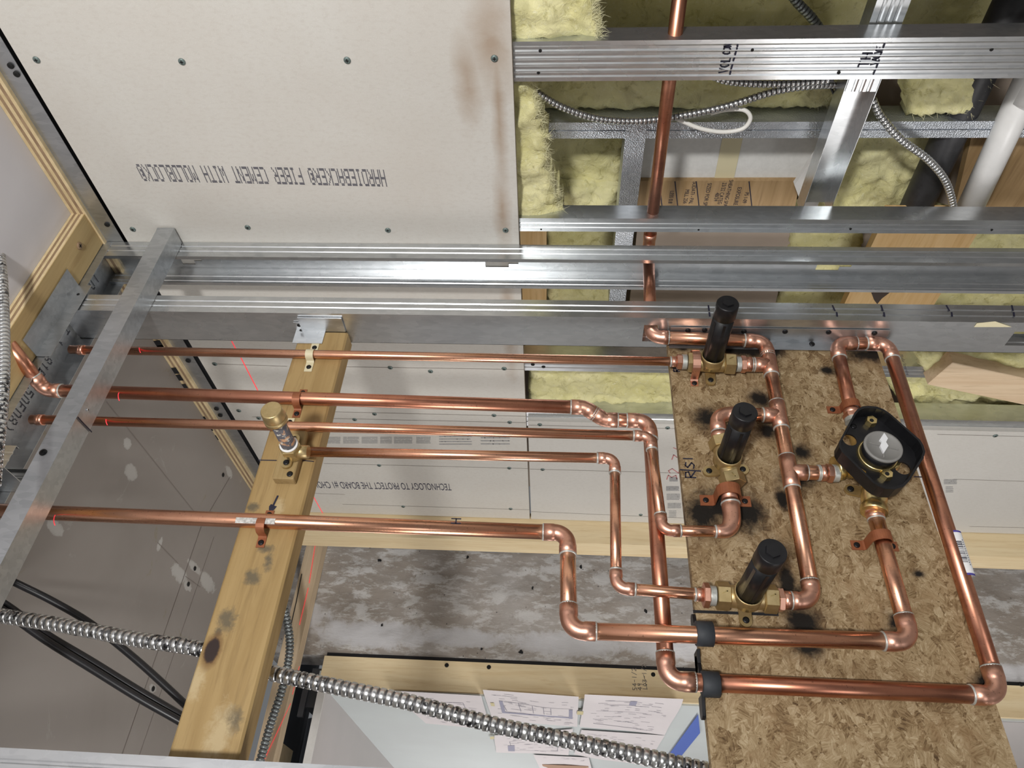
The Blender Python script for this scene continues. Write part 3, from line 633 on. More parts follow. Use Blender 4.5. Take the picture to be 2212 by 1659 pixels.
# ------------------------------------------------------------------ ceiling track, plywood strip along the board wall
def ply_strip(label, org, U, V, W, wd, th, ln, n=5):      # U width, V thickness, W length
    t = thing('plywood_strip', label, 'plywood', org)
    for i in range(n):
        b = MB(); o = Vector(org) + V*(th*i/n); wd2 = wd*(1 if i % 2 == 0 else .985)
        b.extrude([o, o+U*wd2, o+U*wd2+V*(th/n), o+V*(th/n)], W*ln); part('ply', b, M['ply_layer_a'] if i % 2 == 0 else M['ply_layer_b'], t)
    return t
b = MB(); b.sheet([(.0005, -.034), (.0005, 0), (-.07, 0)], .001, (0, -1.148, 2.4095), X, Z, Y, 2.4)
trB = solo('ceiling_track', b, M['steel_dull'], 'long grey ceiling track along the top of the beige board', 'track')
for px, py in ((24,141),(37,159),(232,484)): screw(w0(px, py)+X*.0022, 'x', trB, .0052, 'screw_dark')
for px, py in ((407,778),(468,882),(476,896)): screw(w0(px, py)+X*.0022, 'x', trB, .0065, 'screw_dark')
ps = ply_strip('narrow plywood strip between the ceiling and the board wall track', (.0005, -1.148, 2.4105), X, Z, Y, .008, ZC-.0005-2.4105, 2.4)
b = MB()
for py in (742, 752, 800, 815, 835, 850, 905, 925, 945, 985, 1000):
    p = P(348+(py-739)*.59, py, 'x', .0088); b.add([p+X*.0005+Z*.0-Y*.012, p+X*.0005+Y*.012, p+X*.0005+Y*.006+Z*.026, p+X*.0005-Y*.016+Z*.026], [(0, 1, 2, 3)])
part('black_marks', b, M['dark_gap'], ps)
b = MB(); b.box((-.030, -1.148, ZT-.001), (-.014, 1.2, 2.409)); solo('dark_gap_strip', b, M['dark_gap'], kind='structure')  # near-black strip added to paint the gap above the boards dark
# ------------------------------------------------------------------ pipe wall framing
D = .078
def cstud(label, xw, sgn, z0, z1, F, holes=(), name='steel_stud', mt='steel', nr=2, D=D):
    t = thing(name, label, 'stud', (xw, -D/2, z0)); U = X*sgn
    o = Vector((xw, 0, z0))
    b = MB(); b.sheet([(0, 0)] + ridges(F, nr) + [(F, 0), (F, -.007)], .0008, o, U, Y, Z, z1-z0); part('flange', b, M[mt], t)
    b = MB(); b.sheet([(0, -D)] + [(a, -D-c) for a, c in ridges(F, nr)] + [(F, -D), (F, -D+.007)], .0008, o, U, Y, Z, z1-z0); part('flange', b, M[mt], t)
    b = MB(); hl = [[Vector((xw, y, z)) for y, z in h] for h in holes]
    b.plate([Vector((xw, 0, z0)), Vector((xw, -D, z0)), Vector((xw, -D, z1)), Vector((xw, 0, z1))], hl, U*.0009); part('web', b, M[mt], t)
    return t
def keyhole(x, px0, px1, pxs, py):          # slotted knock-out: wide block then narrow tongue, all at one depth line
    za = P(px0, py, 'x', x).z; zb = P(pxs, py, 'x', x).z; zc = P(px1, py, 'x', x).z
    return [(-.022, za), (-.058, za), (-.058, zb), (-.049, zb), (-.049, zc), (-.031, zc), (-.031, zb), (-.022, zb)]
XA2 = .191
A1 = cstud('shiny steel corner stud with slotted cut-outs beside the beige board', .0012, 1, -.77, 2.425, .0405, [keyhole(0, 1049, 1120, 1099, 572), keyhole(0, 1763, 1838, 1813, 575), keyhole(0, 398, 442, 425, 572)])
A2 = cstud('steel stud holding the strand board and the wooden cross rail', XA2, -1, -.77, 2.425, .040, [[(-.018, P(1392, 700, 'x', XA2).z), (-.062, P(1388, 730, 'x', XA2).z), (-.062, P(1424, 730, 'x', XA2).z), (-.018, P(1424, 700, 'x', XA2).z)], keyhole(XA2, 2190, 2290, 2265, 720)])
b = MB()
for px, p2 in ((1530, 1533), (1798, 1808), (1903, 1910), (2044, 2056), (2185, 2190)):
    b.ribbon([P(px, 661, 'y', .0), P((px+p2)/2, 672, 'y', 0)], .0028, Y, .0012); b.ribbon([P(p2-1, 676, 'y', .0), P(p2, 684, 'y', 0)], .0030, Y, .0012)
part('marker_dashes', b, M['ink'], A2)
b = MB(); b.extrude([P(2110, 698, 'x', XA2+.001), P(2150, 694, 'x', XA2+.001), P(2185, 706, 'x', XA2+.001), P(2104, 706, 'x', XA2+.001)], X*.0006); part('tape_scrap', b, M['pale_tape'], A2)
A3x = P(370, 1636, 'y', 0).x
A3 = cstud('bright steel stud at the bottom edge holding the far rail end', A3x+.040, -1, -.77, 2.425, .040)
# top track of the pipe wall with its printed code
tr = thing('top_track', 'steel top track with dotted black print over the pipe ends', 'track', (.5, -.04, 2.398))
b = MB(); b.sheet([(.0012, -.034), (.0012, 0), (-D-.0015, 0), (-D-.0015, -.034)], .001, (0.002, 0, 2.432), Y, Z, X, 2.0); part('channel', b, M['steel_dull'], tr)
b = MB(); dots(b, 'LO ME -.LT 1-.81B (50E08) 5  1 640E8 H LE8', (.06, -.030, 2.4307), X, -Y, .0105, .024, .0016, .0026, .0150, 1, -Z); part('printed_code', b, M['ink'], tr)
screw(P(81, 796, 'z', 2.4305), '-z', tr, .006)
wp = ply_strip('plywood ceiling plate in front of the top track', (.0, .0025, 2.4155), Y, Z, X, .074, ZC-.0005-2.4155, 2.0, 5)
b = MB(); b.box((0, .0027, 2.4145), (2.0, .0760, 2.4155)); part('face_veneer', b, M['ply_face'], wp)
screw(P(171, 531, 'z', 2.4142), '-z', wp, .0075, 'ply_layer_b')
b = MB(); xa = P(150, 590, 'z', 2.413).x; xb = P(48, 735, 'z', 2.413).x
b.sheet([(.046, .0), (.0032, 0), (.0032, -.026)], .001, (xa, 0, 2.4125), Y, Z, X, xb-xa); ag = solo('steel_angle', b, M['steel_dull'], 'short bent steel angle screwed under the plywood ceiling plate', 'angle')
screw(P(169, 636, 'y', .004), 'y', ag, .003)
# short stud stub left of the long brace
xs = P(30, 985, 'y', 0).x
stub = cstud('short steel stud stub hanging from the top track at left', xs+.022, -1, 2.36, 2.43, .040, name='stud_stub')
# horizontal brace channel across the front of the studs
b = MB(); b.sheet([(.0015, .0), (.041, 0)] + [(.041, .034), (.036, .034)], .001, (.012, 0, 2.2515), Y, Z, X, 1.25)
br = thing('steel_brace', 'long steel brace channel running diagonally across the upper left', 'brace', (.5, .02, 2.25)); part('channel', b, M['steel_dull'], br)
b = MB(); b.extrude([(.012, .002, 2.2525), (.012, .040, 2.2525), (.004, .040, 2.2530), (.004, .002, 2.2530)], Z*.034); part('bent_end', b, M['steel_dull'], br)
screw(P(93, 977, 'y', .0415), 'y', br, .0058); screw(P(190, 885, 'z', 2.2505), '-z', br, .0028, 'steel')
b = MB(); b.ribbon([P(167, 901, 'z', 2.2505), P(176, 911, 'z', 2.2505), P(197, 933, 'z', 2.2505)], .0024, -Z, .0008); part('marker_line', b, M['ink'], br)
# steel angle that carries the strand board
b = MB(); zb0 = P(1450, 700, 'x', XA2).z; zb1 = P(1921, 715, 'x', XA2).z
b.sheet([(.0012, -.020), (.0012, YO+.0035), (.022, YO+.0035)], .001, (XA2, 0, zb1), X, Y, Z, zb0-zb1)
an = solo('steel_angle', b, M['steel_dull'], 'dark steel angle with screws joining strand board to stud', 'angle')
for px, py in ((1486,714),(1522,713),(1607,716),(1696,717),(1790,718),(1889,720)): screw(P(px, py, 'x', XA2+.003), 'x', an, .0048, 'screw')
for px, py in ((1754,743),(1660,741)): screw(P(px, py, 'y', YO+.005), 'y', an, .005, 'screw')
# wooden cross rail
YR = -.045
def _rail():
    m = wood('stained_rail', (.36, .25, .110), (.31, .208, .086), (.23, .15, .062), 'x'); q = N(m); M['rail'] = m
    src = q.b.inputs['Base Color'].links[0].from_socket; nz = q.noise(70, 5, .7, .4)
    base = spots(q, src, [(490,1337,.022,.016),(548,1248,.014,.014),(580,1215,.016,.009),(575,1185,.008,.014),(545,1095,.010,.012),(538,1240,.008,.008),(470,1365,.010,.008),(500,1555,.02,.02)], 'y', YR, (.135, .108, .066), nz, (.3, .7, 1.0), 2.2, .5)
    base = spots(q, base, [(420,1475,.03,.016),(470,1590,.05,.02),(600,1100,.02,.012)], 'y', YR, (.44, .34, .19), nz, (.3, .7, 1.0), 2.2, .4)
    base = spots(q, base, [(458,1405,.030,.016)], 'y', YR, (.15, .08, .03), nz, (.5, .75, 1.0), .5)
    base = spots(q, base, [(458,1405,.0185,.0105)], 'y', YR, (.03, .018, .016), nz, (.75, .9, 1.0), .5)
    q.color(base)
_rail()
z_t = 1.9795; z_b = 1.8885
rail = thing('wooden_rail', 'treated pine cross rail carrying the four pipe straps', 'rail', (.55, YR, z_b))
b = MB(); b.obox(((XA2+.002+A3x)/2+.0, YR-.019, (z_t+z_b)/2), (X, Z, Y), ((A3x-XA2-.002)/2, (z_t-z_b)/2, .019), .003); part('board', b, M['rail'], rail)
b = MB(); b.ribbon([P(559, 994, 'y', YR), P(597, 995, 'y', YR)], .0018, Y); b.ribbon([P(652, 995, 'y', YR), P(677, 997, 'y', YR)], .0018, Y); blotch(b, P(588, 1097, 'y', YR+.0006), .008, .006, X, Z, 10, 3); b.ribbon([P(588, 1097, 'y', YR), P(600, 1072, 'y', YR)], .003, Y); part('pen_mark', b, M['ink'], rail)
# bracket that ties the rail to the stud
b = MB(); p = P(655, 700, 'x', XA2)
b.sheet([(.0012, .022), (.0012, .0), (.034, 0)], .0012, (XA2, YR+.001, P(703, 710, 'x', XA2).z), X, Y, Z, P(640, 710, 'x', XA2).z-P(703, 710, 'x', XA2).z)
bk = solo('steel_bracket', b, M['steel'], 'small shiny steel bracket joining the wooden rail to the stud', 'bracket')
for px, py in ((646,703),(651,715)): screw(P(px, py, 'x', XA2+.003), 'x', bk, .0038, 'screw')
for px, py in ((712,706),(730,712)): pass
b = MB(); b.box((XA2+.001, -.044, P(748, 715, 'x', XA2).z), (XA2+.004, -.008, P(655, 715, 'x', XA2).z)); part('back_plate', b, M['steel_dull'], bk)
# small mounting block with the shower outlet
mbk = P(642, 930, 'y', YR+.018); mb2 = P(612, 1040, 'y', YR+.018)
MBK = thing('mounting_block', 'small wooden block screwed to the rail under the brass shower outlet', 'block', (mbk.x, YR+.009, mbk.z))
b = MB(); xx0 = P(640, 928, 'y', YR+.018).x; xx1 = P(610, 1034, 'y', YR+.018).x; zz0 = P(588, 1030, 'y', YR+.018).z; zz1 = P(634, 1032, 'y', YR+.018).z
b.obox(((xx0+xx1)/2, YR+.0095, (zz0+zz1)/2), (X, Z, Y), ((xx1-xx0)/2, abs(zz0-zz1)/2, .0088), .0015); part('block', b, M['pine_x'], MBK)
screw(P(626, 1024, 'y', YR+.0185), 'y', MBK, .005)
# strand board
xo0 = XA2+.004; zo0 = 1.3005; zo1 = P(2176, 1594, 'y', YO).z
OS = thing('strand_board', 'brown strand board panel with torch scorch marks behind the valves', 'panel', (.5, YO, zo1))
notch = [P(1497, 1300, 'y', YO), P(1520, 1303, 'y', YO)]
b = MB(); b.box((xo0, YO-.015, zo1), (A3x+.03, YO, zo0)); part('panel', b, M['osb'], OS)
b = MB(); pa = P(1480, 1010, 'y', YO); hand(b, 'R', P(1503, 1032, 'y', YO), -X, Z, .0125, .016, .0022, 1.3); hand(b, 'S', P(1500, 1012, 'y', YO), -X, Z, .0115, .014, .0022, 1.3); hand(b, '1', P(1496, 997, 'y', YO), -X, Z, .012, .014, .0022, 1.3); b.ribbon([P(1470, 1015, 'y', YO), P(1513, 1018, 'y', YO)], .0025, Y)
hand(b, 'R', P(1468, 803, 'y', YO), -X, Z, .010, .010, .0024, 1.3)
b.ribbon([P(1493, 821, 'y', YO), P(1503, 821, 'y', YO)], .002, Y); b.ribbon([P(1975, 1030, 'y', YO), P(1993, 1031, 'y', YO)], .002, Y)
part('marker_writing', b, M['ink'], OS)
b = MB(); b.box((P(1500, 1318, 'y', YO).x, YO-.001, P(1680, 1320, 'y', YO).z), (P(1500, 1324, 'y', YO).x, YO+.0006, P(1497, 1318, 'y', YO).z)); part('cut_slot', b, M['dark_gap'], OS)
# ------------------------------------------------------------------ open framing of the right wall (below the beige board)
def prof_stud(label, y0, y1, dep, z0, z1, nr, name='wall_stud', x=-.0135, mt='steel'):
    w_ = y1-y0; b = MB()
    b.sheet([(-dep, 0), (0, 0)] + [(-c if False else c, a) for a, c in ridges(w_, nr)] + [(0, w_), (-dep, w_)], -.0009, (x, y0, z0), X, Y, Z, z1-z0)
    return solo(name, b, M[mt], label, 'stud')
S1 = prof_stud('wide ribbed steel stud with VOL CON and TH VALVE marker notes', P(1472, 172, 'x', -.0135).y, P(1472, 87, 'x', -.0135).y, .040, -.77, 2.37, 5)
def s1(px, py): return P(px, py, 'x', -.0133)
b = MB()
hand(b, 'VOL', s1(1571, 157), Y, Z, .0070, .013, .0019, 1.3); hand(b, 'CON', s1(1576, 117), Y, Z, .0046, .0105, .0018, 1.3)
for p, q in (((1594,92),(1593,100)),((1592,104),(1588,118)),((1587,123),(1584,131)),((1583,137),(1580,147)),((1579,149),(1577,160)),((1577,166),(1577,170))): b.ribbon([s1(*p), s1(*q)], .0026, X)
hand(b, 'TH', s1(1874, 144), Y, Z, .0085, .014, .0022, 1.45); hand(b, 'VALVE', s1(1893, 140), Y, Z, .0046, .009, .0016, 1.3)
for p, q in (((1911,94),(1906,108)),((1905,112),(1900,122)),((1899,130),(1893,146)),((1891,150),(1883,168))): b.ribbon([s1(*p), s1(*q)], .0024, X)
part('marker_writing', b, M['ink'], S1)
for px, py in ((1167,110),(1163,157),(1625,108),(1812,157),(2142,107)): screw(s1(px, py), 'x', S1, .0028, 'screw_dark')
S2 = prof_stud('ribbed steel stud just above the corner of the open wall', P(1472, 500, 'x', -.0135).y, P(1472, 473, 'x', -.0135).y, .038, -.77, ZT, 2)
for px, py in ((1169,495),(1509,496),(1837,495),(2142,497)): screw(s1(px, py), 'x', S2, .0026, 'screw_dark')
S3 = prof_stud('steel stud between insulation bays behind the thin copper pipe', P(1300, 802, 'x', -.0135).y, P(1300, 780, 'x', -.0135).y, .05, -.77, ZT, 2)
S4 = prof_stud('steel stud at the top edge of the lower pale board', P(1300, 913, 'x', -.0135).y-.02, P(1300, 891, 'x', -.0135).y, .05, -.77, ZT, 2)
for px, py in ((1151,787),(1174,792)): screw(s1(px, py), 'x', S3, .005, 'screw_dark')
# rear row of knurled studs
XR = -.12
def kn(label, y0, y1, z0, z1, x=XR, name='knurled_stud'):
    b = MB(); w_ = y1-y0; b.sheet([(-.05, 0), (0, 0), (0, w_*.44), (-.0025, w_*.47), (-.0025, w_*.53), (0, w_*.56), (0, w_), (-.05, w_)], -.0009, (x, y0, z0), X, Y, Z, z1-z0)
    return solo(name, b, M['steel_knurl'], label, 'stud')
kn('dull dimpled steel stud deep in the wall cavity', P(1600, 297, 'x', XR).y, P(1600, 264, 'x', XR).y, -.77, 1.60)
b = MB(); zA = P(1345, 350, 'x', -.115).z; zB2 = P(1388, 350, 'x', -.115).z; ya = P(1365, 268, 'x', -.115).y
b.sheet([(-.05, 0), (0, 0), (0, zA-zB2), (-.05, zA-zB2)], .0009, (-.115, -.28, zB2), X, Z, Y, ya+.28); solo('knurled_track', b, M['steel_knurl'], 'dimpled steel track crossing the cavity beside the copper pipe', 'track')
# bridging channel
z1_ = P(1900, 180, 'x', -.058).z; z0_ = P(1830, 180, 'x', -.058).z
b = MB(); hgt = z0_-z1_; ye = P(1775, 455, 'x', -.058).y; ym = P(1870, 150, 'x', -.058).y
b.sheet([(0, 0), (-.038, 0), (-.038, hgt), (0, hgt)], .0009, (-.058, ye-.01, z1_), X, Z, Y, ym-ye+.05)
solo('bridging_channel', b, M['steel'], 'open steel bridging channel crossing below the marked stud', 'channel')
b = MB(); b.sheet([(-.034, .002), (0, .002)] + [(c, .002+a*(hgt-.004)/.06) for a, c in ridges(.06, 3)] + [(0, hgt-.002), (-.034, hgt-.002)], -.0009, (-.0585, P(1870, 198, 'x', -.058).y, z1_), X, Z, Y, .5)
solo('bridging_channel', b, M['steel'], 'ribbed steel bridging channel lapped on from above the marked stud', 'channel')
# panels deep in the cavity
XW = -.205
def yz_panel(name, label, cat, quad, x, th, mt, nrm=-X):
    b = MB(); b.extrude([P(*q, 'x', x) for q in quad], nrm*th); return solo(name, b, mt, label, cat)
wpn = yz_panel('drywall_sheet', 'white board panel deep in the cavity with a strip of yellow tape', 'panel', [(1375, 270), (1795, 270), (1745, 390), (1360, 392)], XW, .01, M['white_panel'])
b = MB(); b.extrude([P(1566, 270, 'x', XW+.001), P(1611, 270, 'x', XW+.001), P(1584, 390, 'x', XW+.001), P(1542, 390, 'x', XW+.001)], X*.0006); part('yellow_tape', b, M['pale_tape'], wpn)
spn = yz_panel('stamped_plywood', 'brown plywood offcut with black mill stamps below the white panel', 'plywood', [(1372, 391), (1728, 391), (1716, 455), (1360, 455)], XW+.012, .014, M['ply_stamp'])
def stamp(t, px, py, size, sx=.8): text_part('stamp', t, size, P(px, py, 'x', XW+.0122), -Y, -Z, M['ink'], spn, sx)
for t, px, py, sz in (('LESS 0.8', 1448, 412, .0115), ('MILL 256', 1481, 409, .0115), ('SUDATI - PAL', 1497, 392, .0115), ('SIZED FOR SPAN', 1529, 395, .0115), ('48/24', 1546, 416, .0115), ('23/32 CATEG', 1561, 394, .0115), ('SHEATHING SPAN', 1576, 388, .0110), ('EXPOSURE', 1594, 404, .0115), ('PS 1-09', 1610, 415, .0110)):
    stamp(t, px+0, py, sz*1.05)
b = MB()
for px in (1428, 1462, 1508, 1622): b.ribbon([P(px-4, 392, 'x', XW+.0122), P(px+2, 446, 'x', XW+.0122)], .0022, X)
part('stamp_rule', b, M['ink'], spn)
yz_panel('drywall_offcut', 'pale concrete coloured board edge beside the bridging channel', 'board', [(1795, 285), (1830, 285), (1760, 460), (1738, 460), (1716, 400)], -.150, .012, M['drywall_white'])
yz_panel('brown_board', 'brownish board back panel between the corner studs', 'board', [(1380, 462), (1722, 462), (1640, 800), (1345, 800)], XW-.02, .012, M['board_brown'])
# wood blocking in the cavity
def blocking(label, z0, z1, y0, y1, x0, x1, name='wood_blocking'):
    b = MB(); b.box((x0, y0, z0), (x1, y1, z1)); return solo(name, b, M['pine_y'], label, 'blocking')
blocking('narrow pine blocking under the lower edge of the beige board', 1.528, 1.584, -.37, -.005, -.16, -.12)
bw = blocking('wide pine blocking with a dark knot behind the corner studs', P(2105, 515, 'x', -.12).z, P(1890, 515, 'x', -.12).z, -.36, -.012, -.14, -.12)
b = MB(); 
b.add([P(*q, 'x', -.1194) for q in ((1882,632),(1922,632),(1905,645),(1895,657),(1888,648))], [(0, 1, 2, 3, 4)]); part('knot', b, mat('knot_dark', (.05, .03, .02), .6), bw)
lz = [P(*q, 'x', -.05) for q in ((2045, 782), (2014, 834))]
b = MB(); pA = P(2030, 808, 'x', .024); pB = P(2330, 872, 'x', .026); d = (pB-pA).normalized(); up = X.cross(d).normalized(); sd = d.cross(up)
hw = (P(2045, 782, 'x', .024)-P(2014, 834, 'x', .024)).length/2*.95
b.obox((pA+pB)/2 - X*.018, (d, up, sd), ((pB-pA).length/2, hw, .018), .0015); lb = solo('loose_lumber', b, M['lumber'], 'loose pine offcut leaning in the cavity at the right', 'lumber')
# pipes in the cavity
def cav_pipe(name, label, pts, r, mt, cat='pipe'):
    b = MB(); b.tube([P(px, py, 'x', xx) for px, py, xx in pts], r, 24); return solo(name, b, mt, label, cat)
cav_pipe('drain_pipe', 'thick black plastic drain pipe beside the white pipe', [(2230, -80, -.14), (2108, 172, -.15), (1975, 455, -.15), (1962, 485, -.15)], .030, M['abs'])
wpv = thing('vent_pipe', 'white plastic pipe with a coupling at the right edge', 'pipe', P(2150, 300, 'x', -.115))
b = MB(); b.tube([P(2275, 60, 'x', -.115), P(2165, 300, 'x', -.115), P(2078, 486, 'x', -.115)], .024, 28); part('pipe', b, M['pvc'], wpv)
b = MB(); b.tube([P(2300, 60, 'x', -.110), P(2222, 215, 'x', -.110)], .031, 28); part('coupling', b, M['pvc'], wpv)
yz_panel('wood_offcut', 'brown timber face at the far right of the cavity', 'timber', [(2100, 290), (2300, 290), (2300, 460), (2060, 460)], -.16, .02, M['ply_stamp'])
# ------------------------------------------------------------------ mineral wool batts
def batt(label, quad, x, th, seed, amp=.012, n=46, fuzz=0, ragged=.006, fz_edge='r', name='insulation_batt'):
    c = [P(*q, 'x', x) for q in quad]; rnd = random.Random(seed); b = MB(); vs = []; nv = n
    L1_ = (c[1]-c[0]).length; L2_ = (c[3]-c[0]).length
    nu = max(10, int(L1_/.006)); nv = max(10, int(L2_/.006))
    off = Vector((seed*3.7, seed*1.3, seed*.9))
    def at(u, v):
        p = c[0]*(1-u)*(1-v) + c[1]*u*(1-v) + c[2]*u*v + c[3]*(1-u)*v
        e = min(u*L1_, (1-u)*L1_, v*L2_, (1-v)*L2_); k = min(1, e/.012)
        d = noise.fractal(p*26+off, 1, 2, 4)*amp + noise.fractal(p*90+off, 1, 2, 3)*amp*.35
        rg = Vector((0, noise.noise(p*60+off), noise.noise(p*60-off)))*ragged*(1-k) + Vector((0, noise.noise(p*160+off), noise.noise(p*160-off)))*ragged*.6*(1-k)
        return p + X*(d - (1-k)**2*.010) + rg
    for j in range(nv+1):
        for i in range(nu+1): vs.append(at(i/nu, j/nv))
    W_ = nu+1
    b.add(vs, [(j*W_+i, j*W_+i+1, (j+1)*W_+i+1, (j+1)*W_+i) for j in range(nv) for i in range(nu)], True)
    rim = [j*W_ for j in range(nv+1)][::-1]
    loop = [i for i in range(nu+1)] + [j*W_+nu for j in range(1, nv+1)] + [nv*W_+i for i in range(nu-1, -1, -1)] + [j*W_ for j in range(nv-1, 0, -1)]
    base = len(b.v); b.v += [(vs[i].x-th, vs[i].y, vs[i].z) for i in loop]; m_ = len(loop)
    for i in range(m_):
        b.f.append((loop[(i+1) % m_], loop[i], base+i, base+(i+1) % m_)); b.sm.append(True)
    b.f.append(tuple(base+i for i in range(m_))); b.sm.append(False)
    t = solo(name, b, M['wool'], label, 'insulation')
    if fuzz:
        h = MB()
        for _ in range(fuzz):
            e = rnd.random()
            u, v = (rnd.uniform(.93, 1.0), rnd.random()) if rnd.random() < .75 else (rnd.random(), rnd.choice((rnd.uniform(0, .05), rnd.uniform(.95, 1))))
            p = at(u, v); d = (at(min(u+.02, 1), v)-at(u-.02, v)).normalized()*rnd.uniform(.2, 1) + Vector((rnd.uniform(-.2, .6), rnd.uniform(-1, 1), rnd.uniform(-.6, .6)))
            d.normalize(); ln = rnd.uniform(.004, .016); k = Vector((rnd.uniform(-1, 1), rnd.uniform(-1, 1), rnd.uniform(-1, 1)))*ln*.4
            h.tube([p, p+d*ln*.5+k*.5, p+d*ln+k], [.00032, .00024, .0001], 3, False)
        q = part('loose_fibres', h, M['wool_fibre'], t); q['kind'] = 'stuff'
    return t
batt('torn pale yellow batt beside the upper edge of the beige board', [(1085, -60), (1280, -60), (1300, 92), (1085, 92)], -.022, .075, 1, .010, fuzz=900)
batt('frayed pale yellow batt under the beige board between two studs', [(1090, 166), (1146, 176), (1212, 476), (1090, 476)], -.026, .07, 2, .012, fuzz=1500, ragged=.012)
batt('long yellow batt behind the looping conduit', [(1120, 140), (1838, 140), (1790, 238), (1120, 243)], -.155, .05, 3, .008, fuzz=200)
batt('square yellow batt deep beside the dimpled track', [(1130, 285), (1352, 285), (1335, 432), (1130, 430)], -.215, .05, 4, .006)
batt('folded yellow batt scrap lying above the corner stud', [(1190, 405), (1338, 415), (1332, 462), (1190, 462)], -.180, .025, 5, .012)
batt('creased yellow batt right of the bridging channel', [(1830, 280), (2085, 280), (1975, 470), (1770, 470)], -.190, .05, 6, .011)
batt('crumpled yellow batt beside the black drain pipe', [(1955, 140), (2165, 140), (2095, 246), (1962, 250)], -.125, .04, 7, .012, fuzz=150)
batt('dark shaded batt at the top of the open wall', [(1270, -80), (1893, -80), (1893, 100), (1270, 100)], -.270, .04, 8, .006)
batt('dark shaded batt at the top right corner', [(1915, -80), (2330, -80), (2330, 100), (1915, 100)], -.270, .04, 18, .006)
batt('narrow yellow batt behind the corner studs left of the brown board', [(1180, 468), (1342, 468), (1300, 790), (1184, 790)], -.170, .05, 9, .008)
batt('thick yellow batt between the thin pipe and the offset pipe', [(1142, 795), (1480, 795), (1510, 905), (1144, 900)], -.045, .07, 10, .012, fuzz=200)
batt('small yellow batt behind the stud knock-out', [(1715, 470), (1870, 470), (1835, 800), (1660, 800)], -.215, .05, 11, .008)
batt('broad yellow batt around the loose offcut at right', [(1990, 480), (2300, 480), (2300, 800), (1880, 800)], -.145, .05, 12, .010)
batt('long yellow batt along the stud right of the valve panel', [(1900, 800), (2320, 800), (2320, 905), (1960, 900)], -.078, .035, 13, .012, fuzz=150)
batt('thin tuft of wool spilling over the stud beside the loose offcut', [(1975, 768), (2310, 772), (2310, 818), (2000, 812)], -.006, .010, 14, .006, fuzz=120)
# ------------------------------------------------------------------ flexible conduits and cables
def smooth_path(pts, n=10):
    out = []; p = [Vector(q) for q in pts]; p = [p[0]*2-p[1]] + p + [p[-1]*2-p[-2]]
    for i in range(1, len(p)-2):
        for k in range(n):
            t = k/n; a, b_, c, d = p[i-1], p[i], p[i+1], p[i+2]
            out.append(.5*((2*b_) + (c-a)*t + (2*a-5*b_+4*c-d)*t*t + (3*b_-a-3*c+d)*t**3))
    out.append(p[-2]); return out
def resample(pts, step):
    out = [pts[0]]; acc = 0; last = pts[0]
    for q in pts[1:]:
        seg = (q-last).length
        while acc + seg >= step:
            last = last + (q-last)*((step-acc)/seg); out.append(last.copy()); seg = (q-last).length; acc = 0
        acc += seg; last = q
    return out
def flexi(name, label, pts, r, pitch, mt, cat='conduit', n=14, dep=.24):
    p = resample(smooth_path(pts, 24), pitch/8); t = thing(name, label, cat, p[len(p)//2])
    b = MB(); b.tube(p[::4]+[p[-1]], r*(1-dep), n); part('core', b, M['flex_core'], t)
    b = MB()
    for i in range(0, len(p)-7, 8):
        b.tube([p[i], p[i]*.6+p[i+1]*.4, p[i+1], p[i+3], p[i+5], p[i+6]*.7+p[i+5]*.3, p[i+6]], [r*(1-dep), r*.95, r*.985, r, r*.985, r*.95, r*(1-dep)], n, False)
    k = part('ridges', b, mt, t); k['kind'] = 'stuff'
    return t
def cable(name, label, pts, r, mt, cat='cable', n=12):
    b = MB(); b.tube(smooth_path(pts, 10), r, n); return solo(name, b, mt, label, cat)
def Py(l, y): return [P(a, c, 'y', y) for a, c in l]
def Px(l, x): return [P(a, c, 'x', x) for a, c in l]
flexi('flexible_conduit', 'thick scuffed steel conduit sagging behind the rail and across the plans', Py([(-60, 1322), (20, 1333), (140, 1352), (300, 1382), (430, 1402), (575, 1450), (700, 1478), (880, 1516), (1060, 1564), (1220, 1598), (1400, 1636), (1560, 1672), (1700, 1700)], -.118), .0112, .0108, M['flex_scuffed'], n=18, dep=.17)
flexi('flexible_conduit', 'dark thin steel conduit curving down in front of the header beam', [P(575, 1190, 'y', -1.1), P(600, 1262, 'y', -1.15), P(618, 1330, 'y', -1.2), P(626, 1400, 'y', -1.25), P(612, 1480, 'y', -1.28), P(583, 1570, 'y', -1.3), P(555, 1670, 'y', -1.3)], .0125, .011, M['flex_dark'])
flexi('flexible_conduit', 'grey steel conduit along the left picture edge', Py([(-30, 400), (-8, 500), (4, 600), (8, 700), (8, 800), (2, 900), (-8, 990), (-14, 1060)], .14), .0085, .0085, M['flex_scuffed'], n=18)
flexi('flexible_conduit', 'shiny steel conduit looping past the copper pipe to the channel', [P(1128, 172, 'x', -.06), P(1160, 200, 'x', -.07), P(1215, 232, 'x', -.075), P(1290, 256, 'x', -.08), P(1370, 262, 'x', -.085), P(1450, 254, 'x', -.088), P(1560, 232, 'x', -.09), P(1680, 196, 'x', -.092), P(1770, 184, 'x', -.095), P(1850, 184, 'x', -.12)], .0066, .0078, M['flex'])
flexi('flexible_conduit', 'short steel conduit tucked under the marked stud', Px([(1540, 165), (1575, 176), (1640, 181), (1720, 180), (1800, 172)], -.085), .0064, .0078, M['flex'])
flexi('flexible_conduit', 'steel conduit hanging right of the bridging channel', [P(1885, 215, 'x', -.105), P(1902, 250, 'x', -.10), P(1945, 300, 'x', -.09), P(2005, 345, 'x', -.085), P(2042, 390, 'x', -.085), P(2058, 440, 'x', -.09), P(2058, 470, 'x', -.10)], .0070, .0078, M['flex'])
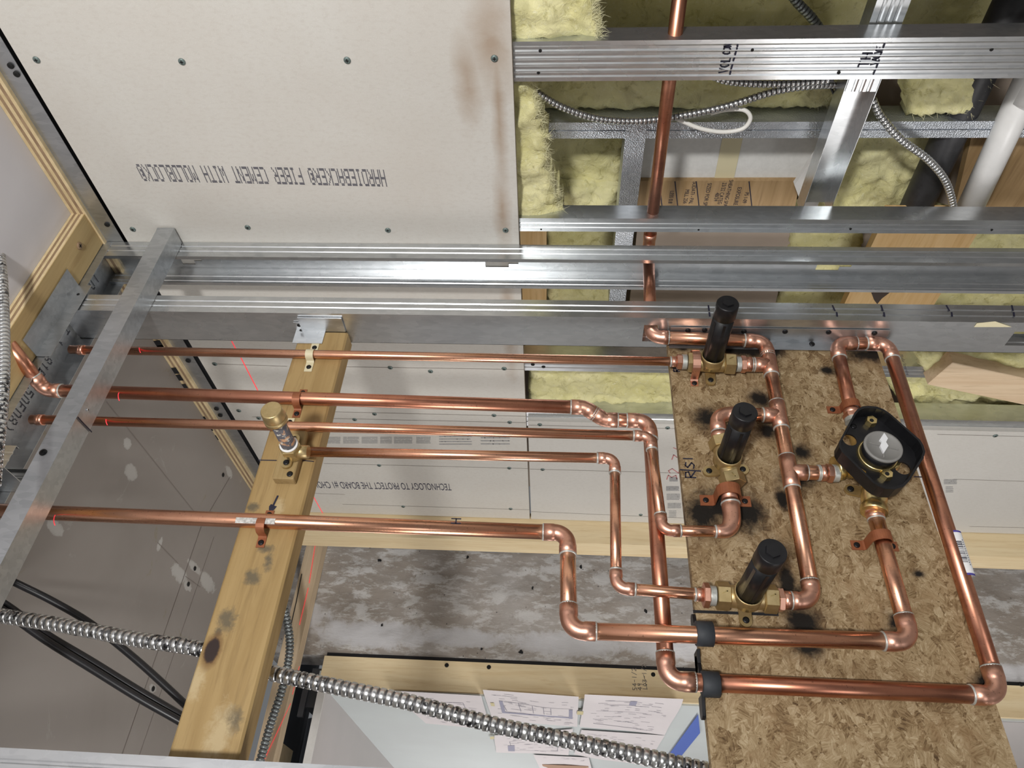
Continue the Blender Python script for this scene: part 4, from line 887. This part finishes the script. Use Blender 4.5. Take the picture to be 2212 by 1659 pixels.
flexi('flexible_conduit', 'dull conduit in the dark bay at the top', [P(1690, -40, 'x', -.20), P(1722, 5, 'x', -.20), P(1755, 40, 'x', -.20), P(1790, 90, 'x', -.20)], .0080, .0075, M['flex_dark'])
cable('white_wire', 'white insulated wire loop in front of the dimpled stud', [P(1448, 250, 'x', -.105), P(1474, 262, 'x', -.10), P(1515, 278, 'x', -.095), P(1562, 285, 'x', -.095), P(1604, 278, 'x', -.095), P(1621, 256, 'x', -.097), P(1608, 238, 'x', -.10), P(1570, 237, 'x', -.105), P(1535, 245, 'x', -.11)], .0038, M['white_wire'], 'wire')
cable('grey_wire', 'thin dark wire hanging by the bridging channel', Px([(1788, 170), (1800, 200), (1818, 235)], -.10), .0022, M['black_cable'], 'wire')
cable('grey_wire', 'second thin dark wire nearest the bridging channel', Px([(1812, 170), (1822, 182), (1836, 196)], -.10), .0020, M['black_cable'], 'wire')
def tilt(l, y0, y1): return [P(a, c, 'y', y0+(y1-y0)*i/(len(l)-1)) for i, (a, c) in enumerate(l)]
cable('black_cable', 'thin black cable drooping under the rear ceiling', tilt([(-60, 1215), (40, 1262), (120, 1302), (200, 1350), (300, 1430), (400, 1522), (480, 1600)], -.20, -.35), .0062, M['black_cable'])
cable('black_cable', 'upper of two thick black cables running side by side', tilt([(-60, 1262), (18, 1310), (100, 1370), (200, 1430), (300, 1492), (395, 1548), (480, 1600)], -.17, -.30), .0060, M['black_cable'])
cable('black_cable', 'lower of two thick black cables running side by side', tilt([(-60, 1276), (18, 1326), (100, 1384), (200, 1446), (300, 1508), (395, 1562), (480, 1614)], -.165, -.29), .0060, M['black_cable'])
flexi('armoured_cable', 'thin armoured cable hanging in the dark opening', [P(700, 1480, 'y', -1.56), P(690, 1540, 'y', -1.56), P(676, 1600, 'y', -1.56), P(664, 1680, 'y', -1.56)], .008, .009, M['flex'])
flexi('armoured_cable', 'second armoured cable crossing in the dark opening', [P(712, 1500, 'y', -1.58), P(700, 1560, 'y', -1.58), P(680, 1610, 'y', -1.58), P(674, 1680, 'y', -1.58)], .007, .009, M['flex'])
# ------------------------------------------------------------------ copper pipes
SZ = {'h': dict(r=.0080, s=.0092, L=.0120, R=.0145), 'q': dict(r=.0113, s=.0127, L=.0165, R=.0195)}
def ring_at(parent, p, d, r):
    b = MB(); b.rev(Vector(p)-Vector(d)*.0019, d, [(.0002, r*.98), (.0006, r+.0012), (.0018, r+.0016), (.0030, r+.0012), (.0036, r*.98)], 22); return part('solder_ring', b, M['solder'], parent)
def run(label, nodes, sz, mt='copper', caps=(False, False), elbows=None, group=None, name='copper_pipe', rings=True):
    g = SZ[sz]; p = [Vector(q) for q in nodes]; n = len(p)
    t = thing(name, label, 'pipe', p[len(p)//2], group); cut = {0: 0, n-1: 0}
    ends = [[p[0], p[0]] for _ in range(n)]
    for i in range(n): ends[i] = [p[i], p[i]]
    for i in range(1, n-1):
        d1 = (p[i]-p[i-1]).normalized(); d2 = (p[i+1]-p[i]).normalized(); ang = d1.angle(d2); tl = g['R']*math.tan(ang/2)
        path = []; rad = []; rb_ = g['s']-.0006
        c0 = p[i]-d1*tl; c1 = p[i]+d2*tl; L = min(g['L'], (p[i]-p[i-1]).length*.48-tl*.5, (p[i+1]-p[i]).length*.48-tl*.5); L = max(L, .004)
        path += [c0-d1*L, c0-d1*(L*.12), c0]; rad += [g['s'], g['s'], rb_]
        ax = d1.cross(d2).normalized(); cen = c0 + ax.cross(d1).normalized()*g['R']; v0 = c0-cen
        for k in range(1, 10): path.append(cen + Matrix.Rotation(ang*k/10, 3, ax) @ v0); rad.append(rb_)
        path += [c1, c1+d2*(L*.12), c1+d2*L]; rad += [rb_, g['s'], g['s']]
        b = MB(); b.tube(path, rad, 24); e = part('elbow', b, M['copper_fit'], t); ends[i] = [c0, c1]
        if rings: ring_at(e, path[0], -d1, g['r']); ring_at(e, path[-1], d2, g['r'])
    for i in range(n-1):
        a_ = ends[i][1]; b2_ = ends[i+1][0]; b = MB(); b.tube([a_, a_*.5+b2_*.5, b2_], g['r'], 22)
        part('pipe', b, M[mt], t)
    return t
def coupling(t, a, d, sz, ln=.034, nm='coupling', rings=True):
    g = SZ[sz]; d = Vector(d).normalized(); b = MB(); b.rev(Vector(a)-d*ln/2, d, [(0, g['s']), (ln*.45, g['s']), (ln*.5, g['r']+.0009), (ln*.55, g['s']), (ln, g['s'])], 22); e = part(nm, b, M['copper_fit'], t)
    if rings: ring_at(e, Vector(a)-d*ln/2, -d, g['r']); ring_at(e, Vector(a)+d*ln/2, d, g['r'])
def tee(t, a, d, br, sz, ln=.052, bl=.026, bsz=None):
    g = SZ[sz]; gb = SZ[bsz or sz]; d = Vector(d).normalized(); br = Vector(br).normalized(); a = Vector(a)
    b = MB(); b.rev(a-d*ln/2, d, [(0, g['s']), (ln*.3, g['s']), (ln*.36, g['r']+.0012), (ln*.64, g['r']+.0012), (ln*.7, g['s']), (ln, g['s'])], 22)
    b.rev(a, br, [(0, gb['r']+.001), (bl*.5, gb['r']+.001), (bl*.56, gb['s']), (bl, gb['s'])], 22)
    e = part('tee', b, M['copper_fit'], t); ring_at(e, a-d*ln/2, -d, g['r']); ring_at(e, a+d*ln/2, d, g['r']); ring_at(e, a+br*bl, br, gb['r'])
def adapter(t, a, d, sz, hexr=.0155):       # solder-to-thread adapter, a = socket mouth, d towards the valve
    g = SZ[sz]; d = Vector(d).normalized(); a = Vector(a); b = MB()
    b.rev(a, d, [(0, g['s']), (.011, g['s']), (.0112, g['s']*.9)], 22); b.rev(a+d*.010, d, [(0, hexr*.9), (.0012, hexr), (.0078, hexr), (.009, hexr*.9)], 6, False, .3)
    e = part('adapter', b, M['copper_fit'], t); ring_at(e, a, -d, g['r'])
    b = MB(); pr = []
    for i in range(5): pr += [(.0190+i*.0018, .0128), (.0199+i*.0018, .0138)]
    b.rev(a, d, pr, 22); part('thread_seal', b, M['solder'], t)
yp = -.0330
def A(px, py, y=yp): return P(px, py, 'y', y)
t = run('thin copper pipe nearest the steel stud, ending in the first valve', [A(152, 755, -.036), A(1462, 781, -.036)], 'h')
coupling(t, A(176, 756, -.036), Z, 'h', .012, 'end_ring', False); adapter(t, A(1449, 781, -.036), A(1488, 782, -.036)-A(1449, 781, -.036), 'h', .0140)
yq = -.0462
e0 = P(18, 742, 'y', .055)
t = run('thick copper pipe with two offset bends that circles the whole strand board', [e0, A(97, 843), A(1262, 880), P(1306, 907, 'y', yq), P(1402, 909, 'y', yq), P(1441, 1471, 'y', yq), P(2160, 1503, 'y', yq), P(1917, 741, 'y', yq), P(1806, 742, 'y', yq), P(1843, 905, 'y', yq)], 'q', 'copper_dark')
adapter(t, P(1838, 884, 'y', yq), P(1848, 925, 'y', yq)-P(1838, 884, 'y', yq), 'q', .0150)
ys = -.0262
t = run('thin copper pipe with a capped end that turns down to the middle valve', [A(68, 906, ys), A(1404, 942, ys), A(1431, 1146, ys), A(1556, 1148, ys)], 'h')
coupling(t, A(88, 907, ys), Z, 'h', .012, 'end_ring', False)
yw = -.0300; c0_ = A(1546, 1148, ys); c1_ = A(1577, 1082, yw); cr_ = A(1583, 1147, (ys+yw)/2)
pth = [c0_, A(1554, 1148, ys)]; rdd = [.0095, .0097]
for k in range(11):
    u_ = k/10; q0_ = A(1558, 1148, ys); q1_ = A(1581, 1112, yw); pth.append(q0_*(1-u_)**2 + cr_*2*u_*(1-u_) + q1_*u_**2); rdd.append(.0100+.0030*min(1, u_*1.5))
pth += [A(1580, 1106, yw), c1_]; rdd += [.0134, .0134]
b = MB(); b.tube(pth, rdd, 24); part('reducing_elbow', b, M['copper_fit'], t); dd = (A(1572, 1050, yw)-c1_).normalized()
ring_at(t, c0_, Z, .0082); ring_at(t, A(1578, 1088, yw), dd, .0130)
b = MB(); b.rev(c1_, dd, [(0, .0122), ((A(1572, 1050, yw)-c1_).length, .0122)], 22); part('pipe', b, M['copper_fit'], t)
t = run('thin copper pipe from the brass shower outlet down to the lowest valve', [A(668, 976, ys), A(1328, 990, ys), A(1331, 1270, ys), A(1536, 1286, ys)], 'h')
adapter(t, A(1502, 1284, ys), A(1536, 1287, ys)-A(1500, 1284, ys), 'h', .0170)
yh = -.0228
t = run('thick bright copper pipe marked H that ends at the mixing valve bottom', [A(-120, 1099, yp), A(1226, 1151, yp), A(1229, 1362, yh), A(1968, 1387, yh), A(1888, 1105, -.034)], 'q')
b = MB(); pc = A(987, 1137, yp)+Y*.0112; hand(b, 'H', A(996, 1138, yp)+Y*.0108, -X, Z, .0072, .0135, .0020); part('marker_letter', b, M['ink'], t)
adapter(t, A(1893, 1122, -.034), A(1887, 1100, -.034)-A(1893, 1122, -.034), 'q', .0150)
b = MB()
text_part('pipe_print', '9/06/2024  08:12:42', .0062, A(668, 1128, yp)+Y*.0114-X*.002, -Z, X, M['pencil'], t, .95, .0004)
def patch(a0, a1, l0, l1, rr, c, d, n=10):
    u = Y; v = d.cross(Y).normalized(); b = MB(); vs = []
    for k in range(n+1):
        an_ = a0+(a1-a0)*k/n; q = (u*math.cos(an_)+v*math.sin(an_))*rr
        vs += [c+d*l0+q, c+d*l1+q]
    b.add(vs, [(2*k, 2*k+1, 2*k+3, 2*k+2) for k in range(n)]); return b
part('sticker_residue', patch(-.9, .55, -.036, .0245, .01155, A(565, 1130, yp), -Z), two('sticker_residue', (.62, .61, .58), (.30, .28, .26), 260, .6), t)
# manifold between the valves
ym_ = -.0345
mx = run('copper manifold with three tees linking all the valves', [P(1404, 690, 'y', ym_) - X*.0, P(1407, 728, 'y', ym_), P(1653, 737, 'y', ym_), P(1757, 1300, 'y', ym_), P(1690, 1296, 'y', ym_)], 'q')
dm = (P(1757, 1300, 'y', ym_)-P(1653, 737, 'y', ym_)).normalized()
def onm(py):
    a = P(1653, 737, 'y', ym_); b_ = P(1757, 1300, 'y', ym_); 
    lo, hi = 0.0, 1.0
    for _ in range(40):
        mid = (lo+hi)/2; q = a+(b_-a)*mid; d = q-CAM; yy = 829.5+FPX*d.dot(r1)/d.dot(r2)
        if yy < py: lo = mid
        else: hi = mid
    return a+(b_-a)*lo
tee(mx, onm(788), dm, Z, 'q', .046, .026); tee(mx, onm(897), dm, Z, 'q'); tee(mx, onm(1020), dm, -Z, 'q', .056)
q_ = onm(788); adapter(mx, q_+Z*.030, Z, 'q', .0150)
b = MB(); b.tube([q_, q_+Z*.034], SZ['q']['r'], 20); part('pipe', b, M['copper'], mx)
q_ = onm(1020); yv = P(1800, 1012, 'y', ym_); b = MB(); b.tube([q_, Vector((q_.x, q_.y, yv.z))], SZ['q']['r'], 20); part('pipe', b, M['copper'], mx); ring_at(mx, Vector((q_.x, q_.y, P(1765, 1012, 'y', ym_).z)), -Z, .0115)
adapter(mx, Vector((q_.x, q_.y, P(1768, 1012, 'y', ym_).z)), -Z, 'q', .0150)
adapter(mx, P(1708, 1297, 'y', ym_), Z, 'q', .0165)
q_ = onm(897); ev = P(1546, 889, 'y', ym_); ev.x = q_.x; v2t = P(1557, 960, 'y', ym_)
rb = run('short copper branch looping over to the middle valve', [q_+Z*.02, ev, v2t], 'q')
adapter(rb, P(1553, 935, 'y', ym_), X, 'q', .0150)
# supply pipe through the right wall studs into the manifold
sp = run('copper supply pipe passing through the wall studs into the pipe wall', [P(1475, -60, 'x', -.034), Vector((-.034, -.034, P(1397, 560, 'x', -.034).z)), P(1405, 700, 'y', ym_)], 'q', 'copper_dark', rings=False)
# ------------------------------------------------------------------ valves
def hexr(mb, o, d, l, r, ph=.0): mb.rev(o, d, [(0, r*.93), (.0012, r), (l-.0012, r), (l, r*.93)], 6, False, ph)
def valve(label, a, b_, tip_y=.083, ears=((1, 0),), arrow=True):
    a = Vector(a); b_ = Vector(b_); d = (b_-a); L = d.length; d.normalize(); c = (a+b_)/2; side = d.cross(Y).normalized()
    t = thing('volume_valve', label, 'valve', c)
    m_ = MB(); hl = .0185
    hexr(m_, a, d, hl, .0196, .26); hexr(m_, b_-d*hl, d, hl, .0196, .26)
    m_.rev(a+d*hl*.9, d, [(0, .0150), (.004, .0155), (L*.5-hl*.9, .0165), (L-hl*1.8-.004, .0155), (L-hl*1.8, .0150)], 24)
    body = part('body', m_, M['brass'], t)
    m_ = MB(); m_.rev(c, Y, [(0, .0215), (.010, .0205), (.0165, .0198), (.0215, .0196), (.0220, .0182), (.018, .0174)], 28); part('neck', m_, M['brass'], t)
    y0 = c.y+.017; ln = tip_y-y0
    m_ = MB(); m_.rev(Vector((c.x, y0, c.z)), Y, [(0, .0172), (ln*.76, .0166)], 32)
    for k in range(6):
        an_ = k*math.pi/3; u = X*math.cos(an_)+Z*math.sin(an_); m_.obox(Vector((c.x, y0+ln*.38, c.z))+u*.0165, (u, Y, u.cross(Y)), (.0006, ln*.34, .0022))
    tb = part('sleeve', m_, M['black_tube'], t)
    m_ = MB(); m_.rev(Vector((c.x, y0+ln*.765, c.z)), Y, [(0, .0160), (.0012, .0180), (ln*.215, .0176), (ln*.23, .0164)], 32); cp = part('cap', m_, M['black'], t)
    m_ = MB(); m_.rev(Vector((c.x, y0+ln*.99, c.z)), Y, [(0, .0100), (.0040, .0094)], 6, False, .35); part('hex_boss', m_, M['black'], cp)
    for s_, al in ears:
        e = c + side*s_*.0235 + d*al; m_ = MB(); n = 14; yy = YO+.0045
        pts = [e - side*s_*.013 - d*.0085, e - side*s_*.013 + d*.0085] + [e + side*s_*.0*1 + d*.0085*math.cos(math.pi*k/n) + side*s_*(.0085*math.sin(math.pi*k/n)+.004) for k in range(n+1)]
        pts = [Vector((q.x, yy, q.z)) for q in pts]; m_.extrude(pts, Y*.005); ee = part('mounting_ear', m_, M['brass'], t)
        screw(Vector((e.x, yy+.005, e.z))+side*s_*.003, 'y', t, .0048)
    if arrow:
        for o in (a+d*hl*.5, b_-d*hl*.5):
            m_ = MB(); nrm = (Y*.95+side*.15).normalized()
            q = o+Y*.0172; m_.ribbon([q-d*.003+side*.003, q+d*.0035, q-d*.003-side*.003], .0015, Y, .0006); part('embossed_arrow', m_, M['brass_bright'], t)
    return t
yv_ = -.0345
valve('brass valve with black sleeve nearest the steel stud', P(1485, 782, 'y', yv_), P(1587, 786, 'y', yv_), .114)
valve('brass valve with black sleeve set upright in the middle', P(1555, 948, 'y', yv_), P(1585, 1048, 'y', yv_), .100, ((1, .006), (-1, .008)))
valve('brass valve with black sleeve lowest on the strand board', P(1546, 1286, 'y', yv_), P(1678, 1295, 'y', yv_), .114)
# ------------------------------------------------------------------ mixing valve with black guard
mc = P(1888, 1003, 'y', -.035)
MV = thing('mixing_valve', 'brass mixing valve inside a black plastic guard with grey dial', 'valve', mc)
b = MB(); b.rev(Vector((mc.x, YO+.004, mc.z)), Y, [(0, .026), (.02, .031), (.045, .031), (.052, .029)], 32)
for q0, q1, r_ in ((P(1803, 1012, 'y', -.034), mc, .0165), (P(1850, 925, 'y', -.045), mc, .0165), (P(1888, 1108, 'y', -.032), mc, .0165)):
    d = (q1-q0); b.rev(q0, d, [(0, r_*1.12), (.003, r_*1.15), (.010, r_*1.15), (.012, r_), (.018, r_), (.020, r_*1.1), (d.length, r_*1.1)], 24)
part('body', b, M['brass_bright'], MV)
for px, py, dr in ((1835, 1060, 1),):
    e = P(px, py, 'y', YO+.004); d = Vector((mc.x+.045-e.x, 0, mc.z+.004-e.z)).normalized(); sd = d.cross(Y); b = MB(); n = 12
    pts = [e+sd*.0085*math.sin(math.pi*k/n-math.pi/2)*-1 - d*.0085*math.cos(math.pi*k/n-math.pi/2) for k in range(n+1)] + [e+d*.04-sd*.0085, e+d*.04+sd*.0085]
    b.extrude(pts, Y*.005); part('mounting_ear', b, M['brass'], MV); screw(e+Y*.0055, 'y', MV, .0052)
YG = .004      # floor of the guard
def gp(px, py, y): return P(px, py, 'y', y)
GR = [(1812.6,954),(1820,940),(1846,891),(1853,883),(1864,877.5),(1878,876.5),(1893.6,878),(1909,884),(1922.5,893),(1987.6,950),(1995,962),(1999,976),(1995,990),(1964.5,1039),(1952,1051),(1934,1057),(1912,1056),(1897,1050),(1886,1043),(1872,1029),(1818.4,976),(1813,966)]
rim = [gp(px, py, .026) for px, py in GR]
cen = Vector((0, 0, 0))
for q in rim: cen += q
cen /= len(rim)
def shr(k, y): return [Vector((cen.x+(q.x-cen.x)*k, y, cen.z+(q.z-cen.z)*k)) for q in rim]
b = MB(); n = len(rim); ls = [shr(1.0, .026), shr(.985, YG-.004), shr(.93, YG-.004), shr(.945, .026)]
vs = [q for l in ls for q in l]; fs = []
for k in range(4):
    for i in range(n): fs.append((k*n+i, k*n+(i+1) % n, ((k+1) % 4)*n+(i+1) % n, ((k+1) % 4)*n+i))
b.add(vs, fs, False); part('guard_wall', b, M['black'], MV)
def ell(px, py, y, ru, rv, n=20, rot=0): 
    c = gp(px, py, y); return [c+Vector((math.cos(2*math.pi*i/n+rot)*ru, 0, math.sin(2*math.pi*i/n+rot)*rv)) for i in range(n)]
dc = gp(1903, 972, .02)
b = MB(); b.plate(shr(.95, YG), [ell(1836, 950, YG, .0105, .0105), ell(1950, 1011, YG, .0110, .0110), [Vector((dc.x+math.cos(2*math.pi*i/32)*.029, YG, dc.z+math.sin(2*math.pi*i/32)*.029)) for i in range(32)], [gp(1846, 1000, YG), gp(1872, 1016, YG), gp(1872, 1022, YG), gp(1862, 1020, YG), gp(1846, 1004, YG)]], -Y*.003)
part('guard_floor', b, M['black'], MV)
b = MB(); b.rev(Vector((dc.x, -.012, dc.z)), Y, [(0, .029), (.020, .029), (.021, .0272)], 36); part('brass_collar', b, M['brass_bright'], MV)
b = MB(); b.rev(Vector((dc.x, .006, dc.z)), Y, [(0, .0262), (.021, .0262)], 36); part('black_barrel', b, M['black'], MV)
yt = .029
b = MB(); b.rev(Vector((dc.x, yt-.003, dc.z)), Y, [(0, .0268), (.002, .0274), (.0045, .0268), (.0048, .0238), (.0035, .0230), (.0035, .001)], 40); dl = part('grey_dial', b, M['grey_cap'], MV)
b = MB()
for ang, w1, l1 in ((.25, .0018, .020), (1.85, .0018, .020)):
    u = X*math.cos(ang)+Z*math.sin(ang); b.obox(Vector((dc.x, yt+.0012, dc.z)), (u, Y, u.cross(Y)), (l1, .0008, w1*.5))
part('dial_ribs', b, M['grey_cap'], dl)
b = MB(); b.extrude([gp(1908, 938, yt), gp(1916, 950, yt), gp(1912, 958, yt), gp(1917, 966, yt), gp(1907, 982, yt), gp(1899, 966, yt), gp(1903, 957, yt), gp(1898, 953, yt)], Y*.004); part('pointer', b, M['white_knob'], dl)
for px, py in ((1878, 916), (1911, 1031)):
    b = MB(); hexr(b, gp(px, py, YG-.002), Y, .012, .0085, .2); b2 = part('hex_post', b, M['brass_bright'], MV)
    b = MB(); b.rev(gp(px, py, YG)+Y*.0098, Y, [(0, .0032), (.0008, .0030)], 14); part('post_hole', b, M['screw_dark'], b2)
screw(gp(1844, 921, YG), 'y', MV, .0046, 'screw')
# ------------------------------------------------------------------ pipe straps and clamps
def strap(label, c, d, side, r, face, wd, mt, s1=1, tabl=.020, tabs=(1, 1), name='pipe_strap'):
    c = Vector(c); d = Vector(d).normalized(); s = Vector(side).normalized(); h = c.y-face
    t = thing(name, label, 'strap', (c.x, face, c.z)); R_ = r+.0006
    prof = []
    if tabs[0]: prof += [(-R_-tabl, -h+.0002), (-R_-.003, -h+.0002), (-R_, -h+.003)]
    else: prof += [(-R_, -h+.001)]
    n = 14; prof += [(-R_*math.cos(math.pi*k/n), R_*math.sin(math.pi*k/n)) for k in range(n+1)]
    if tabs[1]: prof += [(R_, -h+.003), (R_+.003, -h+.0002), (R_+tabl, -h+.0002)]
    else: prof += [(R_, -h+.001)]
    b = MB(); b.sheet(prof, .0014, c-d*wd/2, s, Y, d, wd); part('band', b, M[mt], t)
    for k, sg in enumerate((-1, 1)):
        if tabs[k]: screw(Vector((c.x, face+.0018, c.z))+s*sg*(R_+tabl*.6), 'y', t, .0046)
    return t
strap('cream plastic strap holding the thin pipe nearest the stud', A(671, 766, -.036), Z, X, .0079, YR, .014, 'strap_plastic', tabl=.024)
strap('dark copper strap on the offset thick pipe at the rail', A(644, 863), Z, X, .0111, YR, .013, 'copper_strap', tabl=.018)
strap('cream plastic strap half hidden behind the brass outlet', A(613, 921, ys), Z, X, .0079, YR, .014, 'strap_plastic', tabl=.020)
strap('copper strap on the thick pipe marked H at the rail', A(568, 1135), Z, X, .0111, YR, .013, 'copper_strap', tabl=.019)
strap('bright copper strap around the first valve end', P(1501, 783, 'y', yv_), Z, X, .0196, YO, .013, 'copper_fit', tabl=.014, tabs=(0, 1))
strap('orange copper strap below the middle valve', A(1574, 1064, -.031), X, Z, .0158, YO, .018, 'copper_strap', tabl=.022)
strap('orange copper strap below the mixing valve', A(1903, 1162, -.031), X, Z, .0127, YO, .015, 'copper_strap', tabl=.020)
strap('orange copper strap above the mixing valve', P(1838, 878, 'y', yq), X, Z, .0127, YO, .014, 'copper_strap', tabl=.022, tabs=(0, 1))
def clamp(label, px, py, y, side):
    c = P(px, py, 'y', y); t = thing('pipe_clamp', label, 'clamp', (c.x, YO, c.z)); b = MB()
    b.rev(c+Z*.010, -Z, [(0, .0155), (.0006, .0162), (.022, .0162), (.0225, .0150)], 28); part('ring', b, M['black_rubber'], t)
    zf = zo0+.0015; n = 10
    for sg in (-1, 1):
        b = MB()
        e = Vector((c.x+sg*.026, YO-.004, zf)); 
        pts = [Vector((c.x+sg*.012, YO+.010, zf)), Vector((c.x+sg*.012, YO-.012, zf))] + [e+Vector((sg*(.006+.008*math.sin(math.pi*k/n)), -.009*math.cos(math.pi*k/n), 0)) for k in range(n+1)]
        b.extrude(pts, Z*.004); part('foot', b, M['black'], t)
clamp('black clamp on the thick pipe crossing under the lowest valve', 1519, 1369, yh, 1)
clamp('black clamp on the lowest thick pipe at the panel edge', 1532, 1478, yq, 1)
# barcode sticker on the circling pipe
pa = P(2072, 1200, 'y', yq); d1 = (P(2160, 1503, 'y', yq)-P(1917, 741, 'y', yq)).normalized()
st = solo('barcode_sticker', patch(-.85, .85, -.034, .034, .0117, pa, d1), M['label_blue'], 'white barcode sticker with blue border on the circling pipe', 'sticker')
part('white_face', patch(-.74, .74, -.031, .031, .0119, pa, d1), M['label_white'], st)
b = MB(); rnd = random.Random(5); l_ = -.017
while l_ < .016:
    wd = rnd.choice((.0006, .0010, .0016)); q = patch(-.25, .35, l_, l_+wd, .0121, pa, d1, 5); b.add(q.v, q.f); l_ += wd+rnd.choice((.0006, .0010, .0014))
for k in range(12): q = patch(-.48, -.36, -.02+k*.0034, -.02+k*.0034+.0018, .0121, pa, d1, 3); b.add(q.v, q.f)
for k in range(6): q = patch(.42, .52, -.016+k*.0060, -.016+k*.0060+.0032, .0121, pa, d1, 3); b.add(q.v, q.f)
part('barcode', b, M['ink'], st)
d2_ = -d1; pm = P(1936, 800, 'y', yq)
text_part('pipe_print', 'Mueller Streamline', .0075, P(1938, 775, 'y', yq)+Y*.0114, d1, d1.cross(Y)*-1, M['ink'], st, .8, .0003)
# ------------------------------------------------------------------ brass shower outlet on its block
oc = P(632, 976, 'y', -.012)
SO = thing('shower_outlet', 'brass drop ear elbow with worn pipe stub and brass cap', 'outlet', Vector((oc.x, YR+.018, oc.z)))
b = MB(); b.rev(Vector((oc.x, YR+.019, oc.z)), Y, [(0, .010), (.004, .0125), (.016, .0125), (.030, .0130)], 24); hexr(b, Vector((oc.x, YR+.040, oc.z)), Y, .012, .0175, .1)
b.rev(Vector((oc.x, YR+.034, oc.z)), -Z, [(0, .0100), (.010, .0104), (.026, .0104)], 22)
part('body', b, M['brass'], SO)
oz = P(655, 976, 'y', -.012)
for e, sg in ((P(620, 1002, 'y', YR+.020), 1), (P(637, 951, 'y', YR+.020), -1)):
    b = MB(); n = 12; pts = [e+Vector((sg*(.001+.0085*math.sin(math.pi*k/n)), 0, .0085*math.cos(math.pi*k/n))) for k in range(n+1)] + [e+Vector((-sg*.018, 0, -.0085)), e+Vector((-sg*.018, 0, .0085))]
    b.extrude(pts, Y*.004); part('ear', b, M['brass'], SO); screw(e+Y*.0045, 'y', SO, .005)
def prj(y): return Vector((oc.x, y, oc.z))
b = MB(); b.rev(prj(YR+.0515), Y, [(0, .0135), (.003, .0145), (.0045, .0135)], 24); part('sealant_ring', b, M['label_white'], SO)
b = MB(); b.rev(prj(YR+.054), Y, [(0, .0118), (.012, .0116), (.014, .0112), (.066, .0112), (.07, .0100)], 24); part('pipe_stub', b, M['oldpaint'], SO)
b = MB(); b.rev(prj(YR+.118), Y, [(0, .0150), (.003, .0175), (.008, .0175), (.010, .0160)], 26); b.rev(prj(YR+.127), Y, [(0, .0165), (.003, .0168), (.018, .0158), (.020, .0145)], 26); part('end_cap', b, M['brass'], SO)
# ------------------------------------------------------------------ repeats share a group
GROUPS = {'floor_plan': 'plan sheets taped to the far wall', 'steel_stud': 'studs of the pipe wall', 'wall_stud': 'studs of the open right wall', 'volume_valve': 'volume valves on the strand board', 'pipe_strap': 'straps fixing the copper pipes',
          'pipe_clamp': 'black clamps at the panel edge', 'insulation_batt': 'yellow insulation batts in the wall', 'flexible_conduit': 'flexible steel conduits', 'black_cable': 'black cables under the rear ceiling', 'copper_pipe': 'soldered copper pipe runs',
          'cement_board': 'cement boards on the right wall', 'steel_angle': 'bent steel angles', 'plywood_strip': 'plywood strips at the ceiling', 'bridging_channel': 'bridging channels in the cavity', 'wood_blocking': 'pine blocking in the cavity', 'grey_wire': 'thin wires by the channel', 'armoured_cable': 'armoured cables in the opening'}
for o in COL.objects:
    n_ = o.name.split('.')[0]
    if o.parent is None and n_ in GROUPS and 'label' in o: o['group'] = GROUPS[n_]
